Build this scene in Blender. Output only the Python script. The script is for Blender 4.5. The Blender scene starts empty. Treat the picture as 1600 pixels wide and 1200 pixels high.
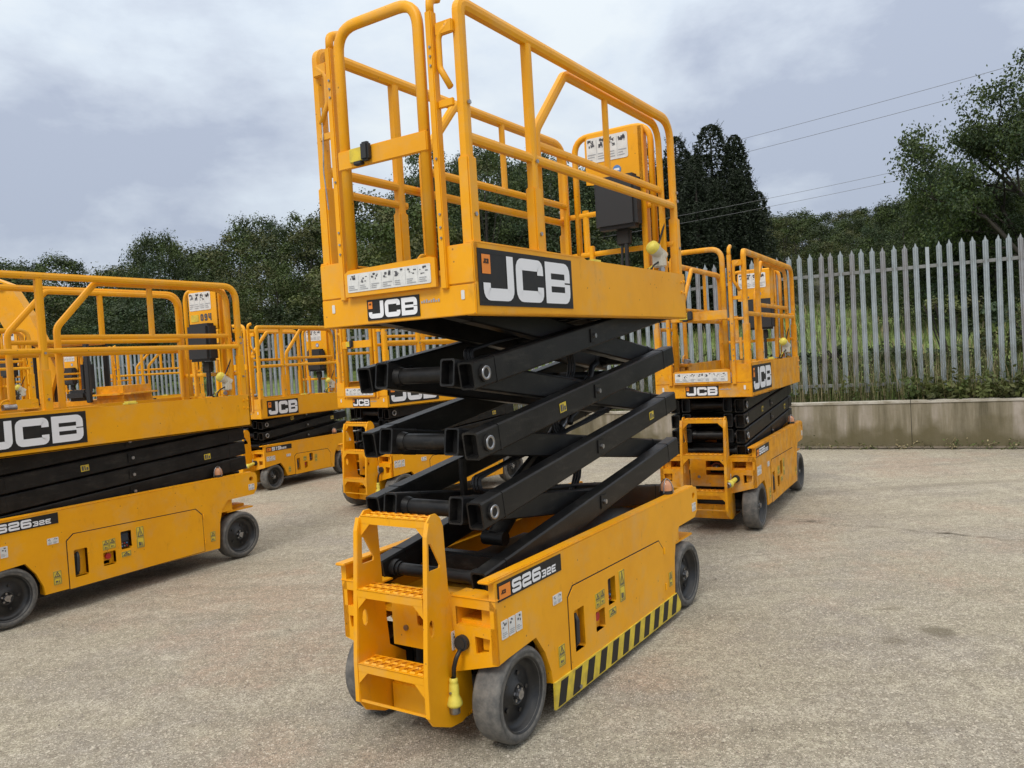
import bpy, bmesh, math, random
from mathutils import Vector, Matrix, noise as mnoise
from mathutils.geometry import tessellate_polygon
R = math.radians
PI = math.pi
sc = bpy.context.scene
COL = sc.collection
# ------------------------------------------------------------------ camera
cd = bpy.data.cameras.new('camera'); cam = bpy.data.objects.new('camera', cd); COL.objects.link(cam)
cam.matrix_world = Matrix.Translation((0, 0, 1.5453)) @ Matrix.Rotation(PI/2-0.0348, 4, 'X') @ Matrix.Rotation(-0.059, 4, 'Z')
cd.sensor_fit = 'HORIZONTAL'; cd.sensor_width = 36; cd.lens = 36*1246.1/1600
cd.clip_start = 0.05; cd.clip_end = 3000
sc.camera = cam
sc.render.resolution_x = 1024; sc.render.resolution_y = 768
# ------------------------------------------------------------------ sky, sun, exposure
CLOUD = (0.5, 7.1, 2.0)
SUN_EL, SUN_AZ = R(52), R(208)      # azimuth clockwise from +Y
w = bpy.data.worlds.new('World'); sc.world = w; w.use_nodes = True
nt = w.node_tree; N = nt.nodes; L = nt.links; N.clear()
def nn(t, **k):
    n = N.new(t)
    for a, v in k.items():
        if a.startswith('i_'): n.inputs[a[2:].replace('_', ' ')].default_value = v
        else: setattr(n, a, v)
    return n
sky = nn('ShaderNodeTexSky', sky_type='NISHITA', sun_disc=False)
sky.sun_elevation = SUN_EL; sky.sun_rotation = SUN_AZ
tc = nn('ShaderNodeTexCoord')
sep = nn('ShaderNodeSeparateXYZ'); L.new(tc.outputs['Generated'], sep.inputs[0])
zp = nn('ShaderNodeMath', operation='MAXIMUM'); L.new(sep.outputs['Z'], zp.inputs[0]); zp.inputs[1].default_value = 0.0
mp = nn('ShaderNodeMapping'); mp.inputs['Location'].default_value = CLOUD; mp.inputs['Scale'].default_value = (1.0, 1.0, 1.9); L.new(tc.outputs['Generated'], mp.inputs[0])
n1 = nn('ShaderNodeTexNoise'); n1.inputs['Scale'].default_value = 2.3; n1.inputs['Detail'].default_value = 9; n1.inputs['Roughness'].default_value = 0.57; n1.inputs['Distortion'].default_value = 0.15
L.new(mp.outputs[0], n1.inputs['Vector'])
rp = nn('ShaderNodeValToRGB'); L.new(n1.outputs['Fac'], rp.inputs[0])
e = rp.color_ramp.elements
e[0].position = 0.38; e[0].color = (3.75, 4.2, 5.15, 1)
e[1].position = 0.615; e[1].color = (6.5, 7.0, 7.35, 1)
m_ = e.new(0.465); m_.color = (4.9, 5.4, 6.2, 1)
m_ = e.new(0.53); m_.color = (5.7, 6.3, 7.0, 1)
# overcast sky is brighter overhead than at the horizon
up = nn('ShaderNodeMath', operation='MULTIPLY_ADD'); L.new(zp.outputs[0], up.inputs[0]); up.inputs[1].default_value = 0.62; up.inputs[2].default_value = 0.86
up2 = nn('ShaderNodeVectorMath', operation='SCALE'); L.new(rp.outputs['Color'], up2.inputs[0]); L.new(up.outputs[0], up2.inputs['Scale'])
hi = nn('ShaderNodeMapRange'); L.new(zp.outputs[0], hi.inputs[0]); hi.inputs['From Min'].default_value = .5; hi.inputs['From Max'].default_value = .9
hm = nn('ShaderNodeMix', data_type='RGBA'); L.new(hi.outputs[0], hm.inputs['Factor']); L.new(up2.outputs[0], hm.inputs['A']); hm.inputs['B'].default_value = (12.5, 12.0, 11.2, 1)
mix = nn('ShaderNodeMix', data_type='RGBA'); mix.inputs['Factor'].default_value = 0.93
L.new(sky.outputs[0], mix.inputs['A']); L.new(hm.outputs['Result'], mix.inputs['B'])
bg = nn('ShaderNodeBackground'); bg.inputs['Strength'].default_value = 0.10
L.new(mix.outputs['Result'], bg.inputs['Color'])
wo = nn('ShaderNodeOutputWorld'); L.new(bg.outputs[0], wo.inputs[0])
sd = bpy.data.lights.new('sun', 'SUN'); so = bpy.data.objects.new('sun', sd); COL.objects.link(so)
sd.energy = 1.5; sd.angle = R(20); sd.color = (1, 0.96, 0.9)
dv = Vector((math.sin(SUN_AZ)*math.cos(SUN_EL), math.cos(SUN_AZ)*math.cos(SUN_EL), math.sin(SUN_EL)))
so.rotation_euler = dv.to_track_quat('Z', 'Y').to_euler()
sc.view_settings.view_transform = 'Standard'; sc.view_settings.look = 'None'; sc.view_settings.exposure = 0.34; sc.view_settings.gamma = 1
try: sc.cycles.use_denoising = True
except Exception: pass

# ------------------------------------------------------------------ materials
def mat(name, col, rough=0.5, metal=0.0, coat=0.0, var=0.0, vscale=6.0, col2=None, bump=0.0, bscale=60, spec=0.5, obj=True):
    m = bpy.data.materials.new(name); m.use_nodes = True
    n = m.node_tree.nodes; l = m.node_tree.links; b = n['Principled BSDF']
    b.inputs['Base Color'].default_value = (*col, 1); b.inputs['Roughness'].default_value = rough
    b.inputs['Metallic'].default_value = metal; b.inputs['Coat Weight'].default_value = coat
    b.inputs['Specular IOR Level'].default_value = spec
    t = n.new('ShaderNodeTexCoord')
    if var > 0:
        z = n.new('ShaderNodeTexNoise'); z.inputs['Scale'].default_value = vscale; z.inputs['Detail'].default_value = 8; z.inputs['Roughness'].default_value = .62
        l.new(t.outputs['Object'], z.inputs['Vector'])
        r = n.new('ShaderNodeValToRGB'); l.new(z.outputs['Fac'], r.inputs[0])
        c2 = col2 or tuple(c*(1-var) for c in col)
        r.color_ramp.elements[0].position = .36; r.color_ramp.elements[1].position = .60
        r.color_ramp.elements[0].color = (*c2, 1); r.color_ramp.elements[1].color = (*col, 1)
        l.new(r.outputs[0], b.inputs['Base Color'])
        rr = n.new('ShaderNodeMapRange'); l.new(z.outputs['Fac'], rr.inputs[0]); rr.inputs['To Min'].default_value = min(1, rough+.15); rr.inputs['To Max'].default_value = max(0.05, rough-.1)
        l.new(rr.outputs[0], b.inputs['Roughness'])
    if bump > 0:
        z2 = n.new('ShaderNodeTexNoise'); z2.inputs['Scale'].default_value = bscale; z2.inputs['Detail'].default_value = 5
        l.new(t.outputs['Object'], z2.inputs['Vector'])
        bp = n.new('ShaderNodeBump'); bp.inputs['Strength'].default_value = bump; bp.inputs['Distance'].default_value = .01
        l.new(z2.outputs['Fac'], bp.inputs['Height']); l.new(bp.outputs[0], b.inputs['Normal'])
    return m
YEL = mat('yellow_paint', (0.85, 0.385, 0.003), .42, 0, 0, .15, 2.2, (0.77, 0.335, 0.005), spec=.34)
YELOLD = mat('worn_yellow_paint', (0.78, 0.34, 0.006), .5, 0, 0, .3, 9.0, (0.60, 0.24, 0.010), spec=.28)
# dirt, fine scuffs and chips on the paint
def wear(m, amount, scale):
    n = m.node_tree.nodes; l = m.node_tree.links; b = n['Principled BSDF']
    src = b.inputs['Base Color'].links[0].from_socket
    t = n.new('ShaderNodeTexCoord'); mp = n.new('ShaderNodeMapping'); mp.inputs['Scale'].default_value = (1, 1, .35); oi = n.new('ShaderNodeObjectInfo'); va = n.new('ShaderNodeVectorMath'); va.operation = 'ADD'; l.new(t.outputs['Object'], va.inputs[0]); l.new(oi.outputs['Location'], va.inputs[1]); l.new(va.outputs[0], mp.inputs[0])
    z = n.new('ShaderNodeTexNoise'); z.inputs['Scale'].default_value = scale; z.inputs['Detail'].default_value = 9; z.inputs['Roughness'].default_value = .7; l.new(mp.outputs[0], z.inputs['Vector'])
    r = n.new('ShaderNodeMapRange'); r.inputs['From Min'].default_value = .60; r.inputs['From Max'].default_value = .74; r.inputs['To Max'].default_value = amount; l.new(z.outputs['Fac'], r.inputs[0])
    mx = n.new('ShaderNodeMix'); mx.data_type = 'RGBA'; mx.inputs['B'].default_value = (.22, .10, .02, 1)
    l.new(r.outputs[0], mx.inputs['Factor']); l.new(src, mx.inputs['A'])
    # grey road dust in soft patches and tiny chips
    z2 = n.new('ShaderNodeTexNoise'); z2.inputs['Scale'].default_value = 4.5; z2.inputs['Detail'].default_value = 10; z2.inputs['Roughness'].default_value = .72; l.new(va.outputs[0], z2.inputs['Vector'])
    r2 = n.new('ShaderNodeMapRange'); r2.inputs['From Min'].default_value = .50; r2.inputs['From Max'].default_value = .75; r2.inputs['To Max'].default_value = amount*1.1; l.new(z2.outputs['Fac'], r2.inputs[0])
    m2 = n.new('ShaderNodeMix'); m2.data_type = 'RGBA'; m2.inputs['B'].default_value = (.52, .38, .20, 1); l.new(r2.outputs[0], m2.inputs['Factor']); l.new(mx.outputs['Result'], m2.inputs['A'])
    v3 = n.new('ShaderNodeTexVoronoi'); v3.inputs['Scale'].default_value = 16; l.new(va.outputs[0], v3.inputs['Vector']); r3 = n.new('ShaderNodeMapRange'); l.new(v3.outputs['Distance'], r3.inputs[0]); r3.inputs['From Min'].default_value = .075; r3.inputs['From Max'].default_value = .05; r3.inputs['To Max'].default_value = min(1, amount*2)
    m3 = n.new('ShaderNodeMix'); m3.data_type = 'RGBA'; m3.inputs['B'].default_value = (.11, .06, .03, 1); l.new(r3.outputs[0], m3.inputs['Factor']); l.new(m2.outputs['Result'], m3.inputs['A']); l.new(m3.outputs['Result'], b.inputs['Base Color'])
wear(YEL, .32, 14); wear(YELOLD, .8, 18)
BLK = mat('black_paint', (0.007, 0.007, 0.0075), .40, 0, .0, .3, 8, (0.016, 0.015, 0.014), .05, 120, spec=.28)
def dusty(m, col, amount):
    n = m.node_tree.nodes; l = m.node_tree.links; b = n['Principled BSDF']; src = b.inputs['Base Color'].links[0].from_socket
    t = n.new('ShaderNodeTexCoord'); oi = n.new('ShaderNodeObjectInfo'); va = n.new('ShaderNodeVectorMath'); va.operation = 'ADD'; l.new(t.outputs['Object'], va.inputs[0]); l.new(oi.outputs['Location'], va.inputs[1])
    mp = n.new('ShaderNodeMapping'); mp.inputs['Scale'].default_value = (.6, 1, 2.5); l.new(va.outputs[0], mp.inputs[0])
    z = n.new('ShaderNodeTexNoise'); z.inputs['Scale'].default_value = 9; z.inputs['Detail'].default_value = 10; z.inputs['Roughness'].default_value = .75; l.new(mp.outputs[0], z.inputs['Vector'])
    r = n.new('ShaderNodeMapRange'); r.inputs['From Min'].default_value = .52; r.inputs['From Max'].default_value = .72; r.inputs['To Max'].default_value = amount; l.new(z.outputs['Fac'], r.inputs[0])
    mx = n.new('ShaderNodeMix'); mx.data_type = 'RGBA'; mx.inputs['B'].default_value = (*col, 1); l.new(r.outputs[0], mx.inputs['Factor']); l.new(src, mx.inputs['A']); l.new(mx.outputs['Result'], b.inputs['Base Color'])
dusty(BLK, (.055,.050,.042), .6)
BLKM = mat('matt_black_plastic', (0.02, 0.021, 0.023), .6)
DARK = mat('dark_recess', (0.02, 0.018, 0.015), .8)
DECK = mat('black_decal', (0.012, 0.012, 0.013), .5, var=.3, vscale=20, col2=(.022,.020,.018), spec=.35)
WHT = mat('white_lettering', (0.78, 0.79, 0.82), .45)
ORG = mat('orange_emblem', (0.80, 0.24, 0.02), .45)
SHEET = mat('white_label', (0.70, 0.70, 0.68), .5, var=.15, vscale=30)
INK = mat('label_ink', (0.08, 0.08, 0.09), .6)
GREYINK = mat('grey_label_ink', (0.33, 0.34, 0.36), .6)
BLUE = mat('blue_label', (0.08, 0.22, 0.50), .5)
WARN = mat('warning_yellow', (0.74, 0.56, 0.04), .5, var=.25, vscale=14, col2=(.50,.37,.05))
LEMON = mat('lemon_plastic', (0.80, 0.68, 0.10), .45, var=.2, vscale=20)
RED = mat('red_button', (0.45, 0.02, 0.02), .4)
CHR = mat('bare_steel', (0.42, 0.42, 0.43), .35, .9, var=.4, vscale=30)
GLS = mat('screen_glass', (0.02, 0.03, 0.05), .08)
RUB = mat('grey_rubber', (0.085, 0.084, 0.081), .78, var=.3, vscale=22, col2=(0.165, 0.155, 0.14), bump=.25, bscale=110)
RUBD = mat('tyre_sidewall_rubber', (0.055, 0.056, 0.056), .6, var=.3, vscale=18, col2=(0.12, 0.115, 0.105))
RIM = mat('black_rim_paint', (0.012, 0.012, 0.013), .4, var=.3, vscale=10, col2=(0.03, 0.029, 0.028))
AMB = mat('amber_lens', (0.55, 0.10, 0.01), .15)
CLR = mat('pale_beacon_dome', (0.62, 0.30, 0.16), .12)
RUST = mat('rusty_hose', (0.22, 0.06, 0.03), .6)
CABLE = mat('black_cable', (0.015, 0.015, 0.016), .5)
CREAM = mat('cream_plastic', (0.62, 0.60, 0.50), .5)
GALV = mat('galvanised_steel', (0.40, 0.45, 0.475), .45, .35, 0, .25, 3, (0.28, 0.31, 0.315), .05, 40)
GALVL = mat('weathered_zinc', (0.34, 0.355, 0.375), .5, .35, 0, .3, 3, (0.25, 0.24, 0.23))
ZRAIL = mat('dull_zinc_rail', (0.23, 0.24, 0.235), .6, .2, 0, .3, 3, (0.15, 0.15, 0.14))

# ------------------------------------------------------------------ mesh building
class MB:
    def __init__(s): s.v = []; s.f = []; s.m = []; s.mats = []; s.sm = []
    def mi(s, m):
        if m not in s.mats: s.mats.append(m)
        return s.mats.index(m)
    def add(s, vs, fs, m, smooth=False):
        o = len(s.v); s.v += [tuple(v) for v in vs]; k = s.mi(m)
        for f in fs: s.f.append([i+o for i in f]); s.m.append(k); s.sm.append(smooth)
    def box(s, a, b, m, bev=0.0):
        (x0, y0, z0), (x1, y1, z1) = [min(p, q) for p, q in zip(a, b)], [max(p, q) for p, q in zip(a, b)]
        if bev > 0:
            bm = bmesh.new(); bmesh.ops.create_cube(bm, size=1)
            for v in bm.verts: v.co = Vector(((x0+x1)/2+v.co.x*(x1-x0), (y0+y1)/2+v.co.y*(y1-y0), (z0+z1)/2+v.co.z*(z1-z0)))
            bmesh.ops.bevel(bm, geom=bm.edges[:], offset=min(bev, .45*min(x1-x0, y1-y0, z1-z0)), segments=2, affect='EDGES')
            s.add([v.co[:] for v in bm.verts], [[v.index for v in f.verts] for f in (bm.verts.index_update(), bm.faces)[1]], m); bm.free(); return
        v = [(x0,y0,z0),(x1,y0,z0),(x1,y1,z0),(x0,y1,z0),(x0,y0,z1),(x1,y0,z1),(x1,y1,z1),(x0,y1,z1)]
        s.add(v, [(0,3,2,1),(4,5,6,7),(0,1,5,4),(1,2,6,5),(2,3,7,6),(3,0,4,7)], m)
    def beam(s, p, q, hw, hh, m, side=(0,1,0), hollow=0.0):
        p, q, sd = Vector(p), Vector(q), Vector(side).normalized(); t = (q-p).normalized(); u = t.cross(sd).normalized()
        k = min(.007, hw*.5, hh*.5)
        def ring(o, a, b): kk = min(k, a*.5, b*.5); return [o+sd*x+u*y for x, y in ((-a+kk,-b),(a-kk,-b),(a,-b+kk),(a,b-kk),(a-kk,b),(-a+kk,b),(-a,b-kk),(-a,-b+kk))]
        v = ring(p,hw,hh)+ring(q,hw,hh); f = [(i,(i+1)%8,8+(i+1)%8,8+i) for i in range(8)]
        if hollow:
            v += ring(p,hw-hollow,hh-hollow)+ring(q,hw-hollow,hh-hollow)+ring(p+t*.05,hw-hollow,hh-hollow)+ring(q-t*.05,hw-hollow,hh-hollow)
            for i in range(8):
                j = (i+1)%8
                f += [(j,i,16+i,16+j),(8+i,8+j,24+j,24+i),(16+i,32+i,32+j,16+j),(24+j,40+j,40+i,24+i)]
            f += [tuple(range(32,40)),tuple(range(47,39,-1))]
        else: f += [tuple(range(7,-1,-1)),tuple(range(8,16))]
        s.add(v, f, m)
    def tube(s, path, a, m, b=None, nrm=(0,1,0), n=10, sq=0.0, closed=False):
        """sweep; a = half size along nrm, b = half size in the plane of the path"""
        b = b or a; P = [Vector(p) for p in path]; nv = Vector(nrm).normalized(); v = []
        for i, p in enumerate(P):
            if closed: t = (P[(i+1)%len(P)]-P[i-1]).normalized(); k = 1
            else:
                t0 = (P[i]-P[i-1]).normalized() if i else (P[1]-P[0]).normalized(); t1 = (P[i+1]-P[i]).normalized() if i < len(P)-1 else t0
                t = (t0+t1).normalized(); k = 1/max(.35, t.dot(t1))
            w_ = t.cross(nv)
            if w_.length < 1e-4: w_ = t.cross(Vector((0.3,.5,.8)))
            w_.normalize(); nn_ = w_.cross(t).normalized()
            for j in range(n):
                an = 2*PI*(j+.5)/n; cx, cy = math.cos(an), math.sin(an)
                if sq: q = (abs(cx)**(2/(1-sq))+abs(cy)**(2/(1-sq)))**(-(1-sq)/2) if sq < 1 else 1; q = min(q, 1.45); cx *= q; cy *= q
                v.append(p+nn_*(cx*a)+w_*(cy*b*k))
        f = []; S = len(P)
        for i in range(S if closed else S-1):
            for j in range(n): f.append((i*n+j, i*n+(j+1)%n, ((i+1)%S)*n+(j+1)%n, ((i+1)%S)*n+j))
        if not closed: f += [tuple(range(n-1,-1,-1)), tuple((S-1)*n+j for j in range(n))]
        s.add(v, f, m, smooth=(sq < .5 and n >= 8))
    def cyl(s, p, q, r, m, n=16, r2=None, smooth=True):
        p, q = Vector(p), Vector(q); t = (q-p).normalized(); a = t.orthogonal().normalized(); b = t.cross(a); r2 = r if r2 is None else r2
        v = [p+(a*math.cos(2*PI*i/n)+b*math.sin(2*PI*i/n))*r for i in range(n)]+[q+(a*math.cos(2*PI*i/n)+b*math.sin(2*PI*i/n))*r2 for i in range(n)]
        s.add(v, [(i,(i+1)%n,n+(i+1)%n,n+i) for i in range(n)], m, smooth); s.add(v, [tuple(range(n-1,-1,-1)), tuple(range(n,2*n))], m)
    def lathe(s, prof, c, ax, m, n=32, smooth=True, cap=False):
        """prof: (radius, offset along ax)"""
        c, t = Vector(c), Vector(ax).normalized(); a = t.orthogonal().normalized(); b = t.cross(a); v = []
        for r, o in prof:
            for i in range(n): v.append(c+t*o+(a*math.cos(2*PI*i/n)+b*math.sin(2*PI*i/n))*r)
        f = [(k*n+i,k*n+(i+1)%n,(k+1)*n+(i+1)%n,(k+1)*n+i) for k in range(len(prof)-1) for i in range(n)]
        s.add(v, f, m, smooth)
        if cap: s.add([c+t*prof[-1][1]+(a*math.cos(2*PI*i/n)+b*math.sin(2*PI*i/n))*prof[-1][0] for i in range(n)], [tuple(range(n))], m)
    def plate(s, outer, holes, org, u, v_, thick, m, flat=False):
        """polygon with holes in the (u, v_) plane through org; thickness runs along u x v_"""
        org, u, v_ = Vector(org), Vector(u), Vector(v_); nz = u.cross(v_).normalized()
        loops = [outer]+list(holes); tris = tessellate_polygon([[Vector((p[0],p[1],0)) for p in lp] for lp in loops])
        pts = [p for lp in loops for p in lp]; n = len(pts)
        A = [org+u*p[0]+v_*p[1] for p in pts]
        if flat: s.add([a+nz*thick for a in A], [tuple(t) for t in tris], m); return
        B = [a+nz*thick for a in A]
        f = [tuple(t) for t in tris]+[tuple(i+n for i in reversed(t)) for t in tris]; k = 0
        for lp in loops:
            q = len(lp)
            for i in range(q): f.append((k+i,k+(i+1)%q,n+k+(i+1)%q,n+k+i))
            k += q
        s.add(A+B, f, m)
    def quads2d(s, polys, org, u, v_, m, off=0.0):
        org, u, v_ = Vector(org), Vector(u), Vector(v_); nz = u.cross(v_).normalized()*off
        for q in polys: s.add([org+u*p[0]+v_*p[1]+nz for p in q], [tuple(range(len(q)))], m)
    def build(s, name, parent=None, recalc=True):
        me = bpy.data.meshes.new(name); me.from_pydata(s.v, [], s.f)
        for m in s.mats: me.materials.append(m)
        me.polygons.foreach_set('material_index', s.m); me.polygons.foreach_set('use_smooth', s.sm)
        if recalc:
            bm = bmesh.new(); bm.from_mesh(me); bmesh.ops.recalc_face_normals(bm, faces=bm.faces); bm.to_mesh(me); bm.free()
        me.update(); o = bpy.data.objects.new(name, me); COL.objects.link(o)
        if parent: o.parent = parent
        return o
def fillet(path, r, n=6):
    P = [Vector(p) for p in path]; out = [P[0]]
    if not isinstance(r, (list, tuple)): r = [r]*len(P)
    for i in range(1, len(P)-1):
        a, b, c = P[i-1], P[i], P[i+1]; d1, d2 = (a-b).normalized(), (c-b).normalized(); ang = d1.angle(d2)
        if r[i] <= 0 or ang > PI-.01: out.append(b); continue
        t = min(r[i]/math.tan(ang/2), .49*(a-b).length, .49*(c-b).length)
        p, q = b+d1*t, b+d2*t
        for k in range(n+1):
            s_ = k/n; out.append(p.lerp(b, s_).lerp(b.lerp(q, s_), s_))
    out.append(P[-1]); return out
def rrect(x0, y0, x1, y1, r=.01, n=3):
    o = []
    for cx, cy, a0 in ((x1-r,y0+r,-90),(x1-r,y1-r,0),(x0+r,y1-r,90),(x0+r,y0+r,180)):
        for k in range(n+1): a = R(a0+90*k/n); o.append((cx+r*math.cos(a), cy+r*math.sin(a)))
    return o
def thing(name, label, cat, loc=(0,0,0), rz=0, group=None, kind=None):
    o = bpy.data.objects.new(name, None); o.empty_display_size = .2; COL.objects.link(o); o.location = loc; o.rotation_euler = (0,0,rz)
    return tag(o, label, cat, group, kind)
def tag(o, label=None, cat=None, group=None, kind=None):
    for k, v in (('label',label),('category',cat),('group',group),('kind',kind)):
        if v: o[k] = v
        elif k in o: del o[k]
    return o
def copy_tree(o, parent=None):
    c = o.copy(); COL.objects.link(c)
    if parent: c.parent = parent
    for ch in list(o.children): copy_tree(ch, c)
    return c

# ------------------------------------------------------------------ lettering
def ribbon(path, t, closed=False):
    P = [Vector((p[0],p[1])) for p in path]; n = len(P); Lf, Rt = [], []
    for i in range(n):
        a = P[i-1] if (i or closed) else None; c = P[(i+1)%n] if (i < n-1 or closed) else None
        d1 = (P[i]-a).normalized() if a is not None else (c-P[i]).normalized(); d2 = (c-P[i]).normalized() if c is not None else d1
        nm = Vector((-(d1+d2).y,(d1+d2).x)); nm = nm.normalized() if nm.length > 1e-6 else Vector((-d1.y,d1.x)); k = 1/max(.4, nm.dot(Vector((-d1.y,d1.x))))
        Lf.append(P[i]+nm*t/2*k); Rt.append(P[i]-nm*t/2*k)
    return [[Rt[i],Rt[(i+1)%n],Lf[(i+1)%n],Lf[i]] for i in range(n if closed else n-1)]
def fl2(path, r, closed=False):
    P = [(p[0],p[1],0) for p in path]
    if closed:
        mid = ((P[0][0]+P[-1][0])/2, (P[0][1]+P[-1][1])/2, 0); q = fillet([mid]+P+[mid], [0]+r+[0] if isinstance(r, list) else r, 4)[:-1]
    else: q = fillet(P, r, 4)
    return [(p[0],p[1]) for p in q]
def glyph(ch, W, t):
    h = t/2; r = t*.55; g = []; o = []
    X = W-h; T = 1-h
    if ch == 'J': g = [[(X,1),(X,h),(h,h),(h,.38)]]
    elif ch == 'C': g = [[(X,.64),(X,T),(h,T),(h,h),(X,h),(X,.36)]]
    elif ch == 'S': g = [[(X,.70),(X,T),(h,T),(h,.5),(X,.5),(X,h),(h,h),(h,.30)]]
    elif ch == '2': g = [[(h,.70),(h,T),(X,T),(X,.5),(h,.5),(h,h),(W,h)]]
    elif ch == '6': g = [[(X,.74),(X,T),(h,T),(h,h),(X,h),(X,.52),(t,.52)]]
    elif ch == '9': g = [[(h,.26),(h,h),(X,h),(X,T),(h,T),(h,.48),(X-h,.48)]]
    elif ch == '3': g = [[(0,T),(X,T),(X,h),(0,h)],[(.25*W,.5),(X-h,.5)]]
    elif ch == 'E': g = [[(W,T),(h,T),(h,h),(W,h)],[(t,.5),(W*.9,.5)]]
    elif ch == '1': g = [[(W*.2,T),(W*.6,T),(W*.6,0)]]
    elif ch == '4': g = [[(h,1),(h,.4),(X-h,.4)],[(X,1),(X,0)]]
    elif ch == '0': o = [[(h,h),(X,h),(X,T),(h,T)]]
    elif ch == 'B':
        # square spine, rounded bows with a notch between them
        P = ribbon([(h,0),(h,1)], t)
        for q in ([(t,T),(X,T),(X,.5+.02)],[(t,h),(X,h),(X,.5-.02)]): P += ribbon(fl2(q, r), t)
        P.append([(t,.5-h*.62),(W-t,.5-h*.62),(W-t,.5+h*.62),(t,.5+h*.62)]); return P
    elif ch == 'H': g = [[(h,0),(h,1)],[(X,0),(X,1)],[(t,.5),(X-h,.5)]]
    elif ch == 'V': g = [[(h,1),(W/2,h),(X,1)]]
    P = []
    for q in g: P += ribbon(fl2(q, r) if len(q) > 2 else q, t)
    for q in o: P += ribbon(fl2(q, r, True), t, True)
    return P
def text2d(s, x, y, H, W=.9, t=.26, gap=.12):
    out = []
    for ch in s:
        if ch == ' ': x += H*W*.6; continue
        ww = W*.55 if ch == '1' else W
        for q in glyph(ch, ww, t): out.append([(x+p[0]*H, y+p[1]*H) for p in q])
        x += H*(ww+gap)
    return out
def rect(x0, y0, x1, y1): return [(x0,y0),(x1,y0),(x1,y1),(x0,y1)]
U_SIDE, U_END, VZ = (1,0,0), (0,-1,0), (0,0,1)
def logo(mb, org, u, w_, h_, v_=VZ):
    """maker plate: black panel, small orange emblem, three big white letters"""
    mb.plate(rect(0,0,w_,h_), [], org, u, v_, .003, DECK)
    mb.quads2d([rect(.012,.012,w_-.012,.018),rect(.012,h_-.018,w_-.012,h_-.012)], org, u, v_, DECK, .0045)
    H = h_*.82; y = h_*.09; W = (w_*.93)/H/3.17
    x = w_*.035
    mb.quads2d(text2d('JCB', x, y, H, W, .27, W*.085), org, u, v_, WHT, .005)
    a = h_*.34; x0 = w_*.03; y0 = h_*.56
    mb.quads2d([rect(x0,y0,x0+a*.78,y0+a)], org, u, v_, ORG, .0048)
    mb.quads2d(text2d('JCB', x0+a*.13, y0+a*.52, a*.26, .55, .25, .1), org, u, v_, DECK, .006)
def model_plate(mb, org, u, w_, h_, a='S26', b='32E'):
    mb.plate(rect(0,0,w_,h_), [], org, u, VZ, .003, DECK)
    mb.quads2d([rect(.006,.008,.085,h_-.012)], org, u, VZ, ORG, .0045)
    mb.quads2d(text2d('JCB', .018, h_*.36, h_*.22, .62, .25, .1), org, u, VZ, DECK, .006)
    mb.quads2d(text2d(a, .096, h_*.13, h_*.74, 1.28, .25, .14), org, u, VZ, WHT, .005)
    mb.quads2d(text2d(b, .096+h_*.74*1.42*(3 if a[1] == '2' else 2.45), h_*.13, h_*.44, 1.12, .24, .16), org, u, VZ, WHT, .005)
def sheet(mb, org, u, w_, h_, cells, seed=1, base=None, ink=None, dense=6):
    """printed notice: cells columns of small drawings and text lines"""
    rnd = random.Random(seed); mb.plate(rrect(0,0,w_,h_,min(w_,h_)*.08), [], org, u, VZ, .002, base or SHEET); q = []; q2 = []
    cw = w_/cells
    for c in range(cells):
        x0 = c*cw+cw*.1; x1 = (c+1)*cw-cw*.1
        if c: q2.append(rect(c*cw-h_*.006, h_*.1, c*cw+h_*.006, h_*.9))
        ph = rnd.uniform(.35,.55)
        for k in range(dense):
            a = rnd.uniform(x0, x1-(x1-x0)*.3); b = rnd.uniform(h_*(1-ph), h_*.86); sx = rnd.uniform(.08,.3)*(x1-x0); sy = rnd.uniform(.02,.14)*h_
            q.append(rect(a, b, min(a+sx,x1), min(b+sy, h_*.93)))
        for k in range(3): y = h_*(.12+.1*k); q2.append(rect(x0, y, x0+(x1-x0)*rnd.uniform(.5,1), y+h_*.035))
    mb.quads2d(q, org, u, VZ, ink or INK, .003); mb.quads2d(q2, org, u, VZ, GREYINK if not ink else ink, .0036)
def warn(mb, org, u, w_, h_, rows=2):
    """yellow warning label: framed cells with a triangle in the top one"""
    mb.plate(rrect(0,0,w_,h_,w_*.08), [], org, u, VZ, .002, WARN); t = w_*.04; q = []
    ch = h_/rows
    for r in range(rows):
        y0 = r*ch+t; y1 = (r+1)*ch-t; q += [rect(t,y0,w_-t,y0+t),rect(t,y1-t,w_-t,y1),rect(t,y0+t,2*t,y1-t),rect(w_-2*t,y0+t,w_-t,y1-t)]
        if r == rows-1:
            a, b, c = (w_*.5,y1-2.5*t),(w_*.2,y0+3*t),(w_*.8,y0+3*t); P = [a,b,c]
            q += ribbon(P, w_*.09, True); q.append(rect(w_*.47,y0+4.5*t,w_*.53,y0+(y1-y0)*.6))
        else: q += [rect(w_*.2,y0+3*t,w_*.8,y0+4*t),rect(w_*.25,y0+6*t,w_*.5,(y0+y1)/2+2*t),rect(w_*.58,y0+6*t,w_*.7,(y0+y1)/2+t)]
    mb.quads2d(q, org, u, VZ, INK, .003)

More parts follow.
